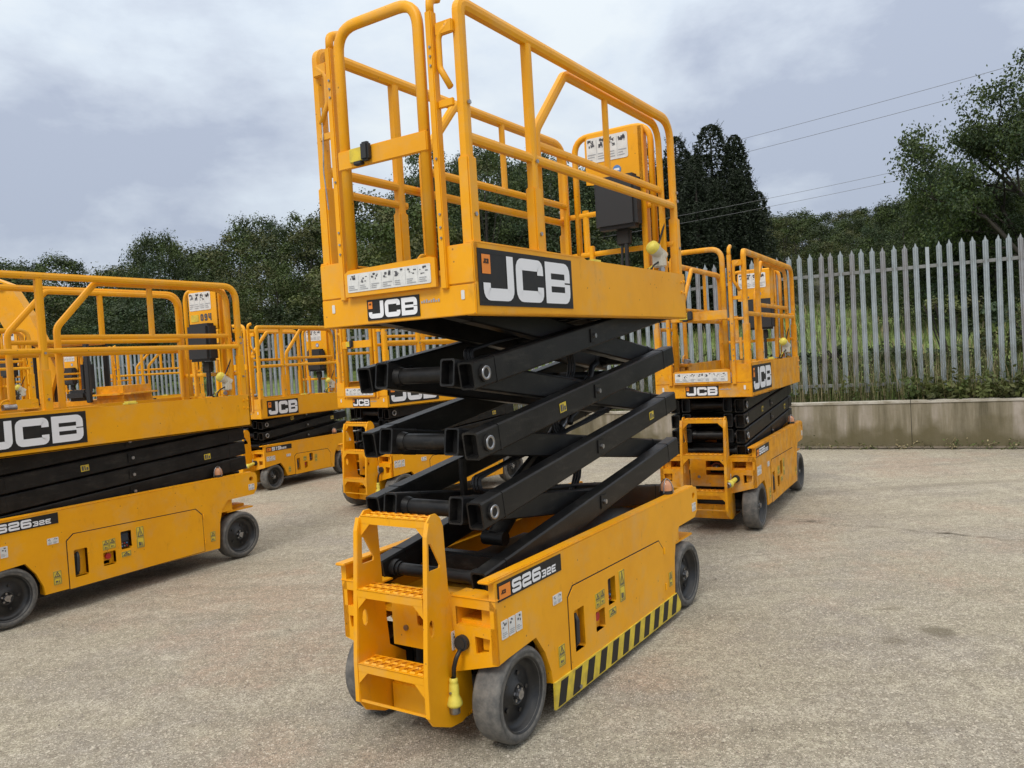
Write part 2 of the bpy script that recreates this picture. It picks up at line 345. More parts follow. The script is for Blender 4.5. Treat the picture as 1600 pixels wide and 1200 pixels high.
# ------------------------------------------------------------------ scissor lift
def recess(mb, org, u, r, d, mw, mbk):
    """five-sided pocket behind a rectangular opening (u, z plane)"""
    org, u, v = Vector(org), Vector(u), Vector(VZ); nz = -(u.cross(v)).normalized(); x0, y0, x1, y1 = r
    f = [org+u*a+v*b for a, b in rect(x0,y0,x1,y1)]; b = [p+nz*d for p in f]
    for i in range(4): mb.add([f[i], b[i], b[(i+1)%4], f[(i+1)%4]], [(0,1,2,3)], mw)
    mb.add(b, [(0,1,2,3)], mbk)
SPEC = {
 'S26': dict(L=2.205, wb=1.85, xa=.162, R=.19, tw=.127, zc=.686, pL=2.185, n=4, tb=.266, bp=.645, ext=.56, txt='S26'),
 'S19': dict(L=1.74, wb=1.36, xa=.16, R=.163, tw=.115, zc=.575, pL=1.60, n=3, tb=.25, bp=.56, ext=.50, txt='S19')}
W = .81
def wheel(S, x, side, parent):
    """tyre > rim; side 0 = the side at y=0"""
    Rr, tw = S['R'], S['tw']; y0 = 0.0 if side == 0 else W; d = 1 if side == 0 else -1
    hub = bpy.data.objects.new('tmp', None)
    mb = MB(); r = Rr; k = .018
    mb.lathe([(r*.74,.012),(r*.80,.0),(r-k*1.1,0.0),(r-k*.4,.004),(r,.018),(r,tw-.018),(r-k*.4,tw-.004),(r-k,tw),(r*.72,tw)], (0,0,0), (0,d,0), RUB, 48)
    mb.lathe([(r*.86,-.0012),(r*.89,-.0022),(r*.91,-.0012)], (0,0,0), (0,d,0), RUBD, 48)
    o = mb.build('wheel', parent); o.location = (x, y0, Rr)
    mb = MB()
    mb.lathe([(r*.80,.002),(r*.75,.004),(r*.74,.035),(r*.62,.052),(r*.56,.050),(r*.30,.042),(r*.24,.030)], (0,0,0), (0,d,0), RIM, 40)
    mb.lathe([(r*.24,.030),(r*.22,.026),(r*.20,.026),(r*.19,.034),(0.001,.034)], (0,0,0), (0,d,0), RIM, 20)
    for i in range(5):
        a = 2*PI*i/5; c = Vector((math.cos(a)*r*.42,.05*d,math.sin(a)*r*.42)); mb.cyl(c, c-Vector((0,d*.012,0)), .010, RIM, 6, smooth=False)
    mb.lathe([(r*.72,tw-.01),(r*.5,tw-.03),(.001,tw-.03)], (0,0,0), (0,d,0), RIM, 24)
    ri = mb.build('rim', o)
    mb = MB(); mb.cyl((0,.034*d,0),(0,.012*d,0), r*.105, CHR, 8, smooth=False)
    for i in range(5):
        a = 2*PI*i/5+.3; c = Vector((math.cos(a)*r*.15,.034*d,math.sin(a)*r*.15)); mb.cyl(c, c-Vector((0,d*.008,0)), .007, CHR, 6, smooth=False)
    mb.build('hub_nut', o)
def lift(kind, zb, label, loc, rz, group=None, strip=False, cab_no=None, plug='hang', Y=None):
    S = SPEC[kind]; Y = Y or YEL; root = thing('scissor_lift', label, 'scissor lift', (loc[0], loc[1], 0), rz, group)
    L, xa, wb, Rr, zc, pL, n = S['L'], S['xa'], S['wb'], S['R'], S['zc'], S['pL'], S['n']; k = zc/.686
    # ---------------- chassis
    mb = MB()
    q = Rr*2+.005; xf = xa+wb; xl = xf-.21; xd = xa+.23
    prof = [(0,.365*k),(.07,.372*k),(xa+.115,q),(xa+.18,q-.085),(xd-.008,q-.18),(xd,.148),(xl-.02,.130),(xl,.34*k),(xl+.03,.44*k),(xl+.09,.502*k),(L-.05,.505*k),(L-.01,.54*k),(L,.58*k),(L,.655*k),(L-.012,.684*k),(L-.05,zc+.004),(0,zc)]
    dh = [(.595,.212,.69,.398),(.80,.235,.895,.33),(.94,.32,1.022,.448)] if kind == 'S26' else [(.56,.19,.62,.35),(.70,.20,.76,.28),(.80,.28,.87,.385)]
    hole = [rrect(*h, r=.008) for h in dh]
    ov = [(L-.06+.022*math.cos(a*PI/5), .638*k+.02*math.sin(a*PI/5)) for a in range(10)]
    mb.plate(prof, hole+[ov], (0,0,0), (1,0,0), (0,0,1), -.028, Y)
    mb.plate(prof, hole+[ov], (0,W,0), (1,0,0), (0,0,1), .028, Y)
    for yy, s_ in ((0,1),(W,-1)):
        mb.box((-.035,yy,zc-.0),(L-.05,yy+s_*.055,zc+.012), Y, .004)        # top lips
        mb.box((xd+.01,yy+s_*.030,.14),(xl-.02,yy+s_*.088,q+.02), Y)          # side boxes
        mb.box((.03,yy+s_*.030,q+.021),(L-.25,yy+s_*.088,zc-.07*k), Y)
    zf = zc-.17*k
    mb.box((.035,.09,zf-.02),(L-.03,W-.09,zf), Y)                            # tray floor
    mb.box((.39,.10,.115),(xl-.02,W-.10,zf-.03), DARK)                       # belly, between the wheels
    mb.box((L-.03,.03,.50*k),(L-.004,W-.03,zc-.01), Y, .004)                 # far end plate
    for yy in (.13,W-.25): mb.box((xf-.12,yy,Rr*2+.02),(xf+.15,yy+.12,Rr*2+.045), Y, .004)
    mb.cyl((xf,.12,Rr),(xf,W-.12,Rr), .035, DARK, 12); mb.cyl((xa,.12,Rr),(xa,W-.12,Rr), .04, DARK, 12)
    for yy in (.145,W-.205): mb.box((xf-.05,yy,Rr-.06),(xf+.05,yy+.06,Rr*2+.02), Y, .01)
    for yy, s_ in ((0,1),(W,-1)):                                            # fender leaf above the steered wheel
        mb.box((xf-.11,yy+s_*.03,Rr*2+.012),(xf+.16,yy+s_*.13,Rr*2+.024), Y, .003)
    # ladder-end face, built on u = -y from y = W
    e0 = (0,W,0); E = lambda y: W-y
    def endpanel(sg):
        f = (lambda a: a) if sg == 0 else (lambda a: W-a)
        out = [(f(.600),.31*k),(f(.81),.365*k),(f(.81),.585*k),(f(.79),.612*k),(f(.60),.612*k)]
        bx = [(f(.618),.503*k),(f(.800),.506*k),(f(.800),.575*k),(f(.618),.575*k)]
        tr = [(f(.708),.398*k),(f(.768),.413*k),(f(.776),.462*k),(f(.704),.466*k)]
        mb.plate(out, [bx, tr], e0, U_END, VZ, -.010, Y)
        a0, a1 = sorted((f(.618),f(.800))); recess(mb, (0,W,0), U_END, (a0,.503*k,a1,.575*k), .16, Y, Y)
        a0, a1 = sorted((f(.700),f(.780))); recess(mb, (.011,W,0), U_END, (a0,.39*k,a1,.47*k), .07, Y, DARK)
        y0, y1 = sorted((W-f(.60), W-f(.815)))
        mb.box((-.004,y0,.612*k),(.10,y1,.612*k+.008), Y, .003)
    endpanel(0); endpanel(1)
    # plate between the ladder rails with the pump opening
    o2 = [(.255,.36*k),(.60,.36*k),(.60,.615*k),(.255,.615*k)]
    mb.plate(o2, [rrect(.39,.455*k,.56,.575*k,.01)], (.030,W,0), U_END, VZ, -.008, Y)
    recess(mb, (.039,W,0), U_END, (.385,.45*k,.565,.58*k), .15, Y, DARK)
    mb.box((.02,W-.60,.25*k),(.028,W-.255,.30*k), Y); mb.box((.16,.26,.14),(.18,.55,.36*k), DARK)
    mb.cyl((.022,W-.33,.44*k),(.034,W-.33,.44*k), .012, CHR, 10)
    mb.box((-.01,.22,.105),(.012,.545,.215), Y, .003)                       # lower cross plate
    mb.box((-.012,.216,.100),(.30,.549,.106), Y)
    ch = mb.build('chassis', root)
    # hoses inside the pump opening
    mb = MB(); c = Vector((.09,W-.47,.512*k))
    mb.tube([c+Vector((0,math.cos(a)*.045,math.sin(a)*.035)) for a in [PI*i/8 for i in range(-2,9)]], .008, RUST, nrm=(1,0,0), n=6)
    mb.tube([c+Vector((-.02,math.cos(a)*.028,math.sin(a)*.022)) for a in [PI*i/6 for i in range(-1,8)]], .005, CABLE, nrm=(1,0,0), n=6); mb.cyl(c-Vector((.03,0,.0)), c+Vector((.02,0,0)), .012, CHR, 8)
    mb.build('hydraulic_hose', ch)
    # door on both sides
    for yy, s_ in ((0,1),(W,-1)):
        u = (1,0,0)
        if kind == 'S26': D = [(.555,.142),(1.635,.142),(1.632,.43),(1.575,.486),(.605,.508),(.555,.468)]
        else: D = [(.53,.14),(1.22,.14),(1.22,.34),(1.17,.40),(.57,.41),(.53,.38)]
        cx = sum(p[0] for p in D)/6; cz = sum(p[1] for p in D)/6
        big = [(p[0]+(.006 if p[0] > cx else -.006), p[1]+(.006 if p[1] > cz else -.004)) for p in D]
        mb = MB(); t = .0045
        mb.plate(D, hole, (0,yy,0), (1,0,0), (0,0,1), t*s_, Y)
        mb.plate(big, hole, (0,yy,0), (1,0,0), (0,0,1), .0012*s_, DARK)
        for i, h in enumerate(dh):
            x0,z0,x1,z1 = h; d = .05
            if s_ == 1: recess(mb, (0,-.002,0), u, h, d, Y, Y if i != 2 else GLS)
            else:
                for a_, b_ in (((x0,W+.002,z0),(x1,W-.03,z0+.001)),): mb.box((x0,W-.05,z0),(x1,W-.03,z1), Y)
        xh = D[1][0]+.012
        for zz in (.20*k,.40*k): mb.cyl((xh,yy-s_*.004,zz),(xh,yy-s_*.004,zz+.035), .007, Y, 8)
        dr = mb.build('door', ch)
        if s_ == -1: continue
        h = dh[0]; mb = MB(); xm = h[0]+.25*(h[2]-h[0])
        mb.tube(fillet([(xm,.015,h[1]+.02),(xm,-.004,h[1]+.04),(xm+.004,-.004,h[3]-.05),(xm+.006,.012,h[3]-.02)], .015, 4), .010, BLKM, nrm=(1,0,0), n=8)
        mb.box((xm-.02,.005,h[1]+.01),(xm+.012,.045,h[3]-.03), DARK, .004); mb.build('latch_handle', ch)
        h = dh[1]; mb = MB(); xm = (h[0]+h[2])/2; zm = (h[1]+h[3])/2
        mb.cyl((xm,.045,zm+.012),(xm,.012,zm+.012), .018, RED, 16, .021); mb.box((h[0]+.01,.03,h[1]+.005),(h[2]-.03,.049,zm-.015), DARK, .003); mb.build('stop_button', ch)
        h = dh[2]; mb = MB(); mb.box((h[0]+.004,.02,h[1]+.004),(h[2]-.004,.04,h[3]-.004), BLKM, .003)
        mb.plate(rect(.012,.055,h[2]-h[0]-.012,h[3]-h[1]-.02), [], (h[0],.018,h[1]), u, VZ, .001, GLS)
        for i in range(3):
            for j in range(2): mb.cyl((h[0]+.02+.018*i,.02,h[1]+.018+.02*j),(h[0]+.02+.018*i,.014,h[1]+.018+.02*j), .005, (BLUE,CHR,RED)[(i+j)%3], 8)
        mb.build('control_panel', ch)
    # printed plates and labels on the visible side
    fy = -.0022; mb = MB(); model_plate(mb, (.018 if kind == 'S26' else .03, -.001, (.606 if kind=='S26' else .50)), U_SIDE, .49*(1 if kind=='S26' else .92), .072*(1 if kind=='S26' else .85), S['txt'], '32E' if kind=='S26' else '32E'); mb.build('model_plate', ch)
    def one(fn, name, par, *a, **kw):
        mb = MB(); fn(mb, *a, **kw); return mb.build(name, par)
    for i in range(3): one(sheet, 'white_label', ch, (.030+i*.051,-.001,.455*k), U_SIDE, .045, .072*k, 1, 3+i, dense=5)
    one(sheet, 'white_label', ch, (.425 if kind=='S26' else .38,-.001,.472*k), U_SIDE, .075, .042*k, 2, 9, dense=5); one(sheet, 'white_label', ch, (L-.095,-.001,.545*k), U_SIDE, .06, .05*k, 2, 4, dense=4)
    f5 = -.005
    WL = [((.447,-.001,.195),.055,.092,2),((.80,f5,.345),.047,.070,2),((.849,f5,.347),.047,.070,2),((1.06,f5,.300),.060,.155,2),((.935,f5,.262),.075,.040,1),((1.70,-.001,.20),.045,.08,2)] if kind == 'S26' else [((.40,-.001,.19),.045,.07,2),((.68,f5,.30),.06,.06,2),((.90,f5,.26),.05,.10,2)]
    for o_, a_, b_, r_ in WL: one(warn, 'warning_label', ch, o_, U_SIDE, a_, b_, r_)
    if strip:
        mb = MB(); a, b = xd-.005, xl+.035; y0 = -.010
        prof = [(a,.036),(b-.02,.034),(b,.05),(b,.075),(b-.05,.143),(a+.005,.150)]
        mb.plate(prof, [], (0,y0,0), (1,0,0), (0,0,1), -.010, WARN)
        nst = 11; wst = (b-a-.04)/nst
        for i in range(nst):
            x = a+.02+i*wst; mb.plate([(x,.042),(x+wst*.50,.042),(x+wst*.50+.035,.142),(x+.035,.142)], [], (0,y0,0), (1,0,0), (0,0,1), .0015, DECK)
        mb.cyl((a+.22,y0-.001,.055),(a+.22,y0-.006,.055), .010, CHR, 8); mb.build('hazard_strip', ch)
    # beacon
    mb = MB(); bx, bz = L-.35, zc+.012; mb.cyl((bx,.05,bz-.01),(bx,.05,bz+.02), .035, BLKM, 16)
    mb.lathe([(.034,.02),(.034,.045),(.029,.062),(.018,.074),(.001,.078)], (bx,.05,bz), (0,0,1), CLR, 16)
    mb.lathe([(.026,.02),(.026,.04),(.018,.055),(.001,.060)], (bx,.05,bz+.002), (0,0,1), AMB, 12)
    for a in (0,PI/2): mb.tube([Vector((bx+math.cos(a)*math.cos(t)*.042,.05+math.sin(a)*math.cos(t)*.042,bz+.01+math.sin(t)*.078)) for t in [PI*i/8 for i in range(9)]], .003, CHR, nrm=(-math.sin(a),math.cos(a),0), n=6)
    mb.build('beacon', ch)
    # ---------------- ladder
    mb = MB(); kz = k
    sp = [(.10,.132),(.095,.31*kz),(.0,.37*kz),(-.020,.62*kz),(-.030,.90*kz),(-.045,.935*kz),(-.070,.955*kz),(-.100,.955*kz),(-.128,.930*kz),(-.145,.88*kz),(-.190,.36*kz),(-.192,.20),(-.16,.155),(-.055,.108),(.02,.100)]
    h1 = [(-.125,.848*kz),(-.112,.848*kz),(-.062,.755*kz),(-.066,.742*kz),(-.132,.742*kz)]
    h2 = [(-.135+.016*math.cos(a*PI/4),.525*kz+.035*math.sin(a*PI/4)) for a in range(8)]
    for yy in (.21,.555): mb.plate(sp, [h1,h2], (0,yy-.004,0), (1,0,0), (0,0,1), -.008, Y)
    fr = [(-.128,.930*kz),(-.145,.88*kz),(-.190,.36*kz),(-.192,.20)]
    for (yy, s_) in ((.214,-1),(.551,1)):
        mb.tube([(p[0]-.001,yy+s_*.012,p[1]) for p in fr], .014, Y, .004, (0,1,0), 4, 0)
    mb.box((-.19,.216,.20),(-.182,.549,.208), Y)
    ld = mb.build('ladder', root)
    def step(xc, z, dp, yl=.214, yr=.551, nh=8):
        mb = MB(); w_ = yr-yl; holes = []
        for j in range(2):
            for i in range(nh):
                cx = w_*(i+.75)/(nh+.5)+(.0 if j else w_*.02); cy = dp*(.28+.42*j); a, b = w_/nh*.30, dp*.12
                holes.append([(cx-a,cy-b),(cx+a*.6,cy-b),(cx+a,cy+b),(cx-a*.6,cy+b)])
        mb.plate(rect(0,0,w_,dp), holes, (xc-dp/2,yr,z), (0,-1,0), (1,0,0), -.004, Y)
        for hh in holes:                                                        # raised tooth rims
            c = (sum(p[0] for p in hh)/4, sum(p[1] for p in hh)/4)
            out = [(c[0]+(p[0]-c[0])*1.35, c[1]+(p[1]-c[1])*1.5) for p in hh]
            v = [Vector((xc-dp/2+p[1],yr-p[0],z+.001)) for p in out]+[Vector((xc-dp/2+p[1],yr-p[0],z+.007)) for p in hh]
            mb.add(v, [(i,(i+1)%4,4+(i+1)%4,4+i) for i in range(4)], Y)
        mb.box((xc-dp/2,yl,z-.032),(xc-dp/2+.004,yr,z+.001), Y); mb.box((xc+dp/2-.004,yl,z-.022),(xc+dp/2,yr,z+.001), Y)
        for yy, s_ in ((yl,1),(yr,-1)): mb.plate([(0,0),(s_*.05,0),(0,-.05)], [], (xc-dp/2+.003,yy,z-.03), (0,1,0), VZ, -.003, Y)
        mb.build('step', ld)
    step(-.085,.938*kz,.085); step(-.120,.650*kz,.105); step(-.140,.355*kz,.105)
    mb = MB(); sheet(mb, (-.02,.206,.40*kz), U_SIDE, .05, .075, 1, 5); mb.build('ladder_label', ld)
    # socket, cable, plug
    mb = MB(); sy, sz = .163,.435*k
    mb.cyl((-.001,sy,sz),(-.020,sy,sz), .031, BLKM, 20); mb.cyl((-.020,sy,sz),(-.024,sy,sz), .022, DARK, 16)
    sk = mb.build('socket', root)
    mb = MB()
    if plug == 'hang':
        P = [(-.02,sy,sz-.02),(-.045,sy+.006,sz-.05),(-.045,sy+.02,sz-.09),(-.042,sy+.026,.300*k)]; b0 = Vector((-.042,sy+.028,.300*k)); ax = Vector((0,.02,-1)).normalized()
    else:
        P = [(-.02,sy,sz),(-.035,sy,sz)]; b0 = Vector((-.03,sy,sz)); ax = Vector((-.95,.25,-.25)).normalized()
    mb.tube(fillet(P,.03,5), .009, CABLE, nrm=(0,1,0), n=8); mb.build('plug_cable', sk)
    mb = MB()
    mb.lathe([(.012,-.004),(.017,0),(.018,.012),(.0165,.016),(.019,.022),(.021,.045),(.020,.062),(.027,.078),(.033,.094),(.033,.102),(.027,.108),(.021,.112)], b0, ax, LEMON, 18)
    mb.lathe([(.022,.110),(.022,.136),(.018,.138),(.018,.118),(.001,.118)], b0, ax, CHR, 16)
    mb.cyl(b0+ax*.05+Vector((-.02,0,0)), b0+ax*.05+Vector((-.027,0,0)), .005, CHR, 8); mb.build('power_plug', sk)
    for x, sd in ((xa,0),(xf,0),(xa,1),(xf,1)): wheel(S, x, sd, root)
    # ---------------- scissor stack
    zt = zb+.055; dz = (zt-S['bp'])/n; xL, xR = .155, L-.085; hh = .056; t = .012
    if kind == 'S19': hh = .050
    yo, yi = (.095,.170), (.192,.265)
    for i in range(n):
        z0 = S['bp']+i*dz; z1 = z0+dz
        for (ya, yb), (pa, pb), outer in ((yo, (z0,z1), 1), (yi, (z1,z0), 0)):
            for mir in (0,1):
                y0, y1 = (ya,yb) if not mir else (W-yb,W-ya); ym = (y0+y1)/2
                p = Vector((xL,ym,pa)); q = Vector((xR,ym,pb)); d = (q-p).normalized()
                if i == n-1 and outer: q = q-d*.03
                mb = MB(); mb.beam(p-d*.068, q+d*.062, (yb-ya)/2, hh, BLK, hollow=.007)
                fy_ = y0 if not mir else y1; s_ = -1 if not mir else 1
                for e_, sg in ((p-d*.066,1),(q+d*.060,-1)):
                    mb.beam(e_+d*sg*.150, e_+d*sg*.160, (yb-ya)/2+.002, hh+.002, BLK)
                if outer:
                    c = (p+q)/2; mb.box((c.x-.035,fy_,c.z-.035),(c.x+.035,fy_+s_*.006,c.z+.035), BLK, .004)
                a_ = mb.build('scissor_arm', root)
                if outer:
                    mb = MB(); c = (p+q)/2; mb.cyl((c.x,fy_+s_*.005,c.z),(c.x,fy_+s_*.018,c.z), .012, CHR, 8); mb.build('bolt', a_); mb = MB()
                    mb.cyl((p.x,fy_,p.z),(p.x,fy_+s_*.010,p.z), .036, BLK, 20); mb.lathe([(.0295,.010),(.0295,.014),(.020,.014),(.019,.009),(.001,.009)], (p.x,fy_,p.z), (0,s_,0), CHR, 20)
                    mb.build('pivot_pin', a_)
                    if not mir and i in (1,2):
                        mb = MB(); f_ = .30 if i == 2 else .82
                        c = p.lerp(q, f_); ang = math.atan2(q.z-p.z, q.x-p.x); u = Vector((math.cos(ang),0,math.sin(ang))); v = Vector((-math.sin(ang),0,math.cos(ang)))
                        if True:
                            o_ = c+Vector((0,fy_-c.y-.001,0)); mb.plate(rect(0,-.022,.06,.022), [], o_, u, v, .002, WARN); mb.quads2d([rect(.006,-.016,.02,.016),rect(.026,-.016,.034,.016),rect(.040,-.016,.054,.004)], o_, u, v, INK, .003); mb.build('warning_label', a_)
    # cross tubes at the ladder end and far end
    for i in range(n+1):
        z = S['bp']+i*dz
        for x in ((xL,xR) if 0 < i < n else (xL,)) if i < n else ():
            if i == 0:
                mb = MB(); mb.cyl((x,yo[1]-.004,z),(x,W-yo[1]+.004,z), .027, BLK, 20)
                for ya_, s2_ in ((yo[1],1),(W-yo[1],-1)): mb.cyl((x,ya_,z),(x,ya_+s2_*.028,z), .040, BLK, 20); mb.cyl((x,ya_+s2_*.028,z),(x,ya_+s2_*.045,z), .033, BLK, 20)
                mb.build('cross_tube', root); continue
            mb = MB(); mb.cyl((x,yi[1]-.004,z),(x,W-yi[1]+.004,z), .034, BLK, 20); mb.cyl((x,yi[1]-.001,z),(x,yi[1]+.030,z), .044, BLK, 20, .037); mb.cyl((x,W-yi[1]+.001,z),(x,W-yi[1]-.030,z), .044, BLK, 20, .037)
            mb.cyl((x,yo[1]-.002,z),(x,yi[0]+.002,z), .036, BLK, 16); mb.cyl((x,W-yo[1]+.002,z),(x,W-yi[0]-.002,z), .036, BLK, 16); mb.build('cross_tube', root)
    xm = (xL+xR)/2
    for i in range(n):
        z = S['bp']+(i+.5)*dz; mb = MB(); mb.cyl((xm,yo[0]+.01,z),(xm,W-yo[0]-.01,z), .024, BLK, 16); mb.build('centre_pin', root)
    # black cover plates and cross beams low in the tray
    mb = MB(); mb.box((.42,.20,zf+.004),(L-.10,W-.20,zf+.035), BLK, .006); mb.box((.55,.275,zf+.036),(1.05,W-.275,zf+.10), BLK, .01); mb.box((.34,.19,zf+.03),(.40,W-.19,zf+.17), BLK, .008); mb.build('tray_cover', root)
    if zb > 1.5:
        for j in range(3):                                                      # hoses clipped along the inner arms
            P = []
            for i in range(n):
                z0 = S['bp']+i*dz+hh+.012+.010*j; fwd = i % 2 == 0; ks = range(0, 9)
                for m_ in ks:
                    f_ = m_/8; f_ = f_ if not fwd else f_
                    x = xR-.12+(xL-xR+.30)*f_ if fwd else xL+.18+(xR-xL-.30)*f_
                    z = S['bp']+(i+((x-xR)/(xL-xR)))*dz+hh+.014 if fwd else S['bp']+(i+((x-xL)/(xR-xL)))*dz+hh+.014
                    P.append((x, (.275 if fwd else .285)+.018*j, z+.004*math.sin(m_*2+j)))
            mb = MB(); mb.tube(fillet(P,.07,3), .0075, CABLE, n=6); mb.build('hydraulic_hose', root)
    # hydraulic cylinder and hoses
    a = Vector((xL+.45,W/2,S['bp']+.05)); b = Vector((xR-.45,W/2,S['bp']+(n-1.3)*dz)); d = b-a; mb = MB()
    mb.cyl(a, a+d*.62, .045, BLK, 20); mb.cyl(a+d*.60, b, .024, CHR, 16); mb.cyl(a-Vector((0,.06,0)), a+Vector((0,.06,0)), .035, BLK, 12); mb.cyl(b-Vector((0,.28,0)), b+Vector((0,.28,0)), .03, BLK, 12)
    mb.build('hydraulic_cylinder', root)
    if zb > 1.5:
        mb = MB(); rnd = random.Random(4)
        for j in range(3):
            P = []
            for i in range(n+1):
                z = S['bp']+i*dz; x = xm+.28 if i % 2 else xm-.25+.1*j
                P.append((x, .30+.03*j, z)); 
            mb.tube(fillet(P,.18,6), .008, CABLE, nrm=(0,1,0), n=6)
        P = [(xm+.05+.03*i, .29+.012*math.sin(i*2.1), S['bp']+dz*(1.9+.1*i)) for i in range(12)]; mb.tube(P, .017, CABLE, n=8)
        mb.build('hose_bundle', root)
        # maintenance prop and bracket between the arms
        mb = MB(); mb.beam((xm-.55,.30,S['bp']+1.05*dz),(xm-.15,.30,S['bp']+1.75*dz), .012, .018, BLK); mb.build('brace', root); mb = MB(); mb.beam((xm-.60,.52,S['bp']+1.55*dz),(xm-.60,.52,S['bp']+.9*dz), .012, .02, BLK); mb.build('maintenance_prop', root)
    # ---------------- platform
    zt_ = zb+S['tb']; mb = MB(); th = .012
    top = lambda x: zt_
    pr = [(0,zb),(pL,zb),(pL,zt_-.02),(pL-.01,zt_),(S['ext']+.35,zt_),(S['ext']+.33,zt_+.008),(0,zt_+.004)]
    mb.plate(pr, [], (0,0,0), (1,0,0), (0,0,1), -th, Y); mb.plate(pr, [], (0,W,0), (1,0,0), (0,0,1), th, Y)
    for yy, s_ in ((0,1),(W,-1)):
        mb.box((.0,yy,zb-.002),(pL,yy+s_*.05,zb+.010), Y, .002); mb.box((0,yy-s_*.002,zt_+.002),(S['ext']+.30,yy+s_*.04,zt_+.012), Y, .003)
    mb.box((-.006,0.0,zb),(.008,W,zb+.117), Y, .003)                     # end strip
    mb.box((-.006,0,zb+.119),(.03,.160,zt_+.004), Y, .004); mb.box((-.006,W-.160,zb+.119),(.03,W,zt_+.004), Y, .004)
    mb.box((pL-.012,.0,zb),(pL+.004,W,zt_-.01), Y, .003)
    mb.box((.01,.012,zb+.085),(pL-.01,W-.012,zb+.10), BLKM)               # deck
    mb.box((S['ext']+.25,.04,zb+.102),(pL-.02,W-.04,zb+.13), CHR)
    for yy in (.085,.17,W-.20,W-.11): mb.box((.02,yy,zb+.005),(pL-.02,yy+.03,zb+.084), BLK)
    for i in range(6): x = .12+i*(pL-.24)/5; mb.box((x,.05,zb+.03),(x+.05,W-.05,zb+.083), BLK)
    # bolts on the far posts
    for dx_, dz_ in ((-.06,-.05),(-.02,-.045),(-.06,-.11),(-.02,-.115)): mb.cyl((pL+dx_,0,zt_+dz_),(pL+dx_,-.008,zt_+dz_), .008, Y, 6, smooth=False)
    pf = mb.build('platform', root)
    mb = MB(); lw = .735 if kind == 'S26' else .60; lh = .218 if kind == 'S26' else .20
    if kind == 'S26': logo(mb, (.018,-.0005,zb+.033), U_SIDE, lw, lh)
    else: logo(mb, (.10,-.0005,zb+.025), U_SIDE, lw*.93, lh)
    mb.build('logo_plate', pf)
    mb = MB(); logo(mb, (-.0065,.548,zb+.014), U_END, .278, .085); mb.build('logo_plate', pf)
    mb = MB(); mb.quads2d([rect(i*.012,.0,i*.012+.008,.008+.003*(i%3)) for i in range(8)], (-.0072,.262,zb+.062), U_END, VZ, GREYINK, .001)
    for yy in (.065,.75): mb.plate(rrect(0,0,.016,.035,.004), [], (-.0065,yy,zb+.06), U_END, VZ, .002, SHEET)
    mb.build('small_print', pf)
    # ---------------- guard rails
    zr = zb+1.178; a_, b_ = .020, .024
    for yy, s_ in ((.030,1),(W-.030,-1)):
        mb = MB(); sq = .55
        P = fillet([(.035,yy,zt_-.06),(.035,yy,zr),(pL-.045,yy,zr),(pL-.045,yy,zt_-.16)], [0,.04,.13,0], 7)
        mb.tube(P, a_, Y, b_, (0,1,0), 10, sq)
        for x in (.035,pL-.045): mb.box((x-.029,yy-.025,zt_-.10),(x+.029,yy+.025,zb+.60), Y, .006)
        mb.tube([(S['ext']-.045,yy,zr-.02),(S['ext']-.045,yy,zt_)], a_, Y, b_, (0,1,0), 10, sq)
        mb.box((S['ext']-.045-.030,yy-.024,zt_-.02),(S['ext']-.045+.030,yy+.024,zb+.55), Y, .006)
        mb.tube([(.05,yy,zb+.675),(pL-.05,yy,zb+.675)], a_*.85, Y, .019, (0,1,0), 10, sq)
        for x, z in ((.035,zb+.80),(.035,zb+.38),(S['ext']-.045,zb+.66),(S['ext']-.045,zb+.35),(pL-.045,zb+.70),(pL-.045,zb+.75),(pL-.045,zb+.42)): mb.cyl((x,yy-s_*.024,z),(x,yy-s_*.031,z), .009, CHR, 6, smooth=False)
        mb.build('guard_rail', root)
        mb = MB(); y2 = yy+s_*.052; xe = S['ext']+.085; ze = zr-.022
        P = fillet([(xe,y2,zt_-.05),(xe,y2,zb+.835),(xe+.30,y2,ze),(pL-.10,y2,ze),(pL-.10,y2,zt_)], [0,.10,.07,.13,0], 6)
        mb.tube(P, .017, Y, .021, (0,1,0), 10, sq); mb.tube([(xe,y2,zb+.768),(pL-.10,y2,zb+.768)], .015, Y, .018, (0,1,0), 10, sq)
        xq = xe+.505*(pL-.10-xe)
        mb.tube([(xq,y2,zb+.765),(xq,y2,ze)], .014, Y, .022, (0,1,0), 8, sq)
        if s_ == -1: mb.tube([(.05,yy,zb+.59),(S['ext'],yy,zb+.59)], .014, Y, .016, (0,1,0), 10, sq)
        mb.build('extension_rail', root)
    # far end: bent frame, cabinet plate, control box
    xe = pL-.065; mb = MB()
    P = fillet([(xe,.145,zt_),(xe,.145,zr+.012),(xe,.665,zr+.012),(xe,.665,zt_)], [0,.11,.11,0], 6); mb.tube(P, .018, Y, .018, (1,0,0), 10, .3)
    for z in (zb+.45,zb+.70): mb.tube([(xe,.03,z),(xe,W-.03,z)], .014, Y, .016, (1,0,0), 10, .5)
    mb.tube([(xe+.02,.20,zt_),(xe+.02,.20,zr)], .016, Y, .016, (1,0,0), 8, .5); mb.tube([(xe,.61,zb+.46),(xe,.61,zb+.73)], .012, Y, .02, (1,0,0), 8, .5)
    er = mb.build('end_rail', root)
    mb = MB(); xc = xe-.03
    E2 = lambda y: W-y
    cz0 = zb+.86 if kind == 'S26' else zb+.78
    mb.plate([(E2(.575),cz0+.02),(E2(.19),cz0-.03),(E2(.19),zr+.005),(E2(.555),zr+.005),(E2(.575),zr-.03)], [], (xc,W,0), U_END, VZ, .004, Y)
    mb.box((xc-.004,.180,zt_),(xc+.055,.217,zr+.005), Y, .004); mb.box((xc,.555,zt_),(xc+.03,.585,zb+.50), Y, .004)
    cb = mb.build('notice_board', root)
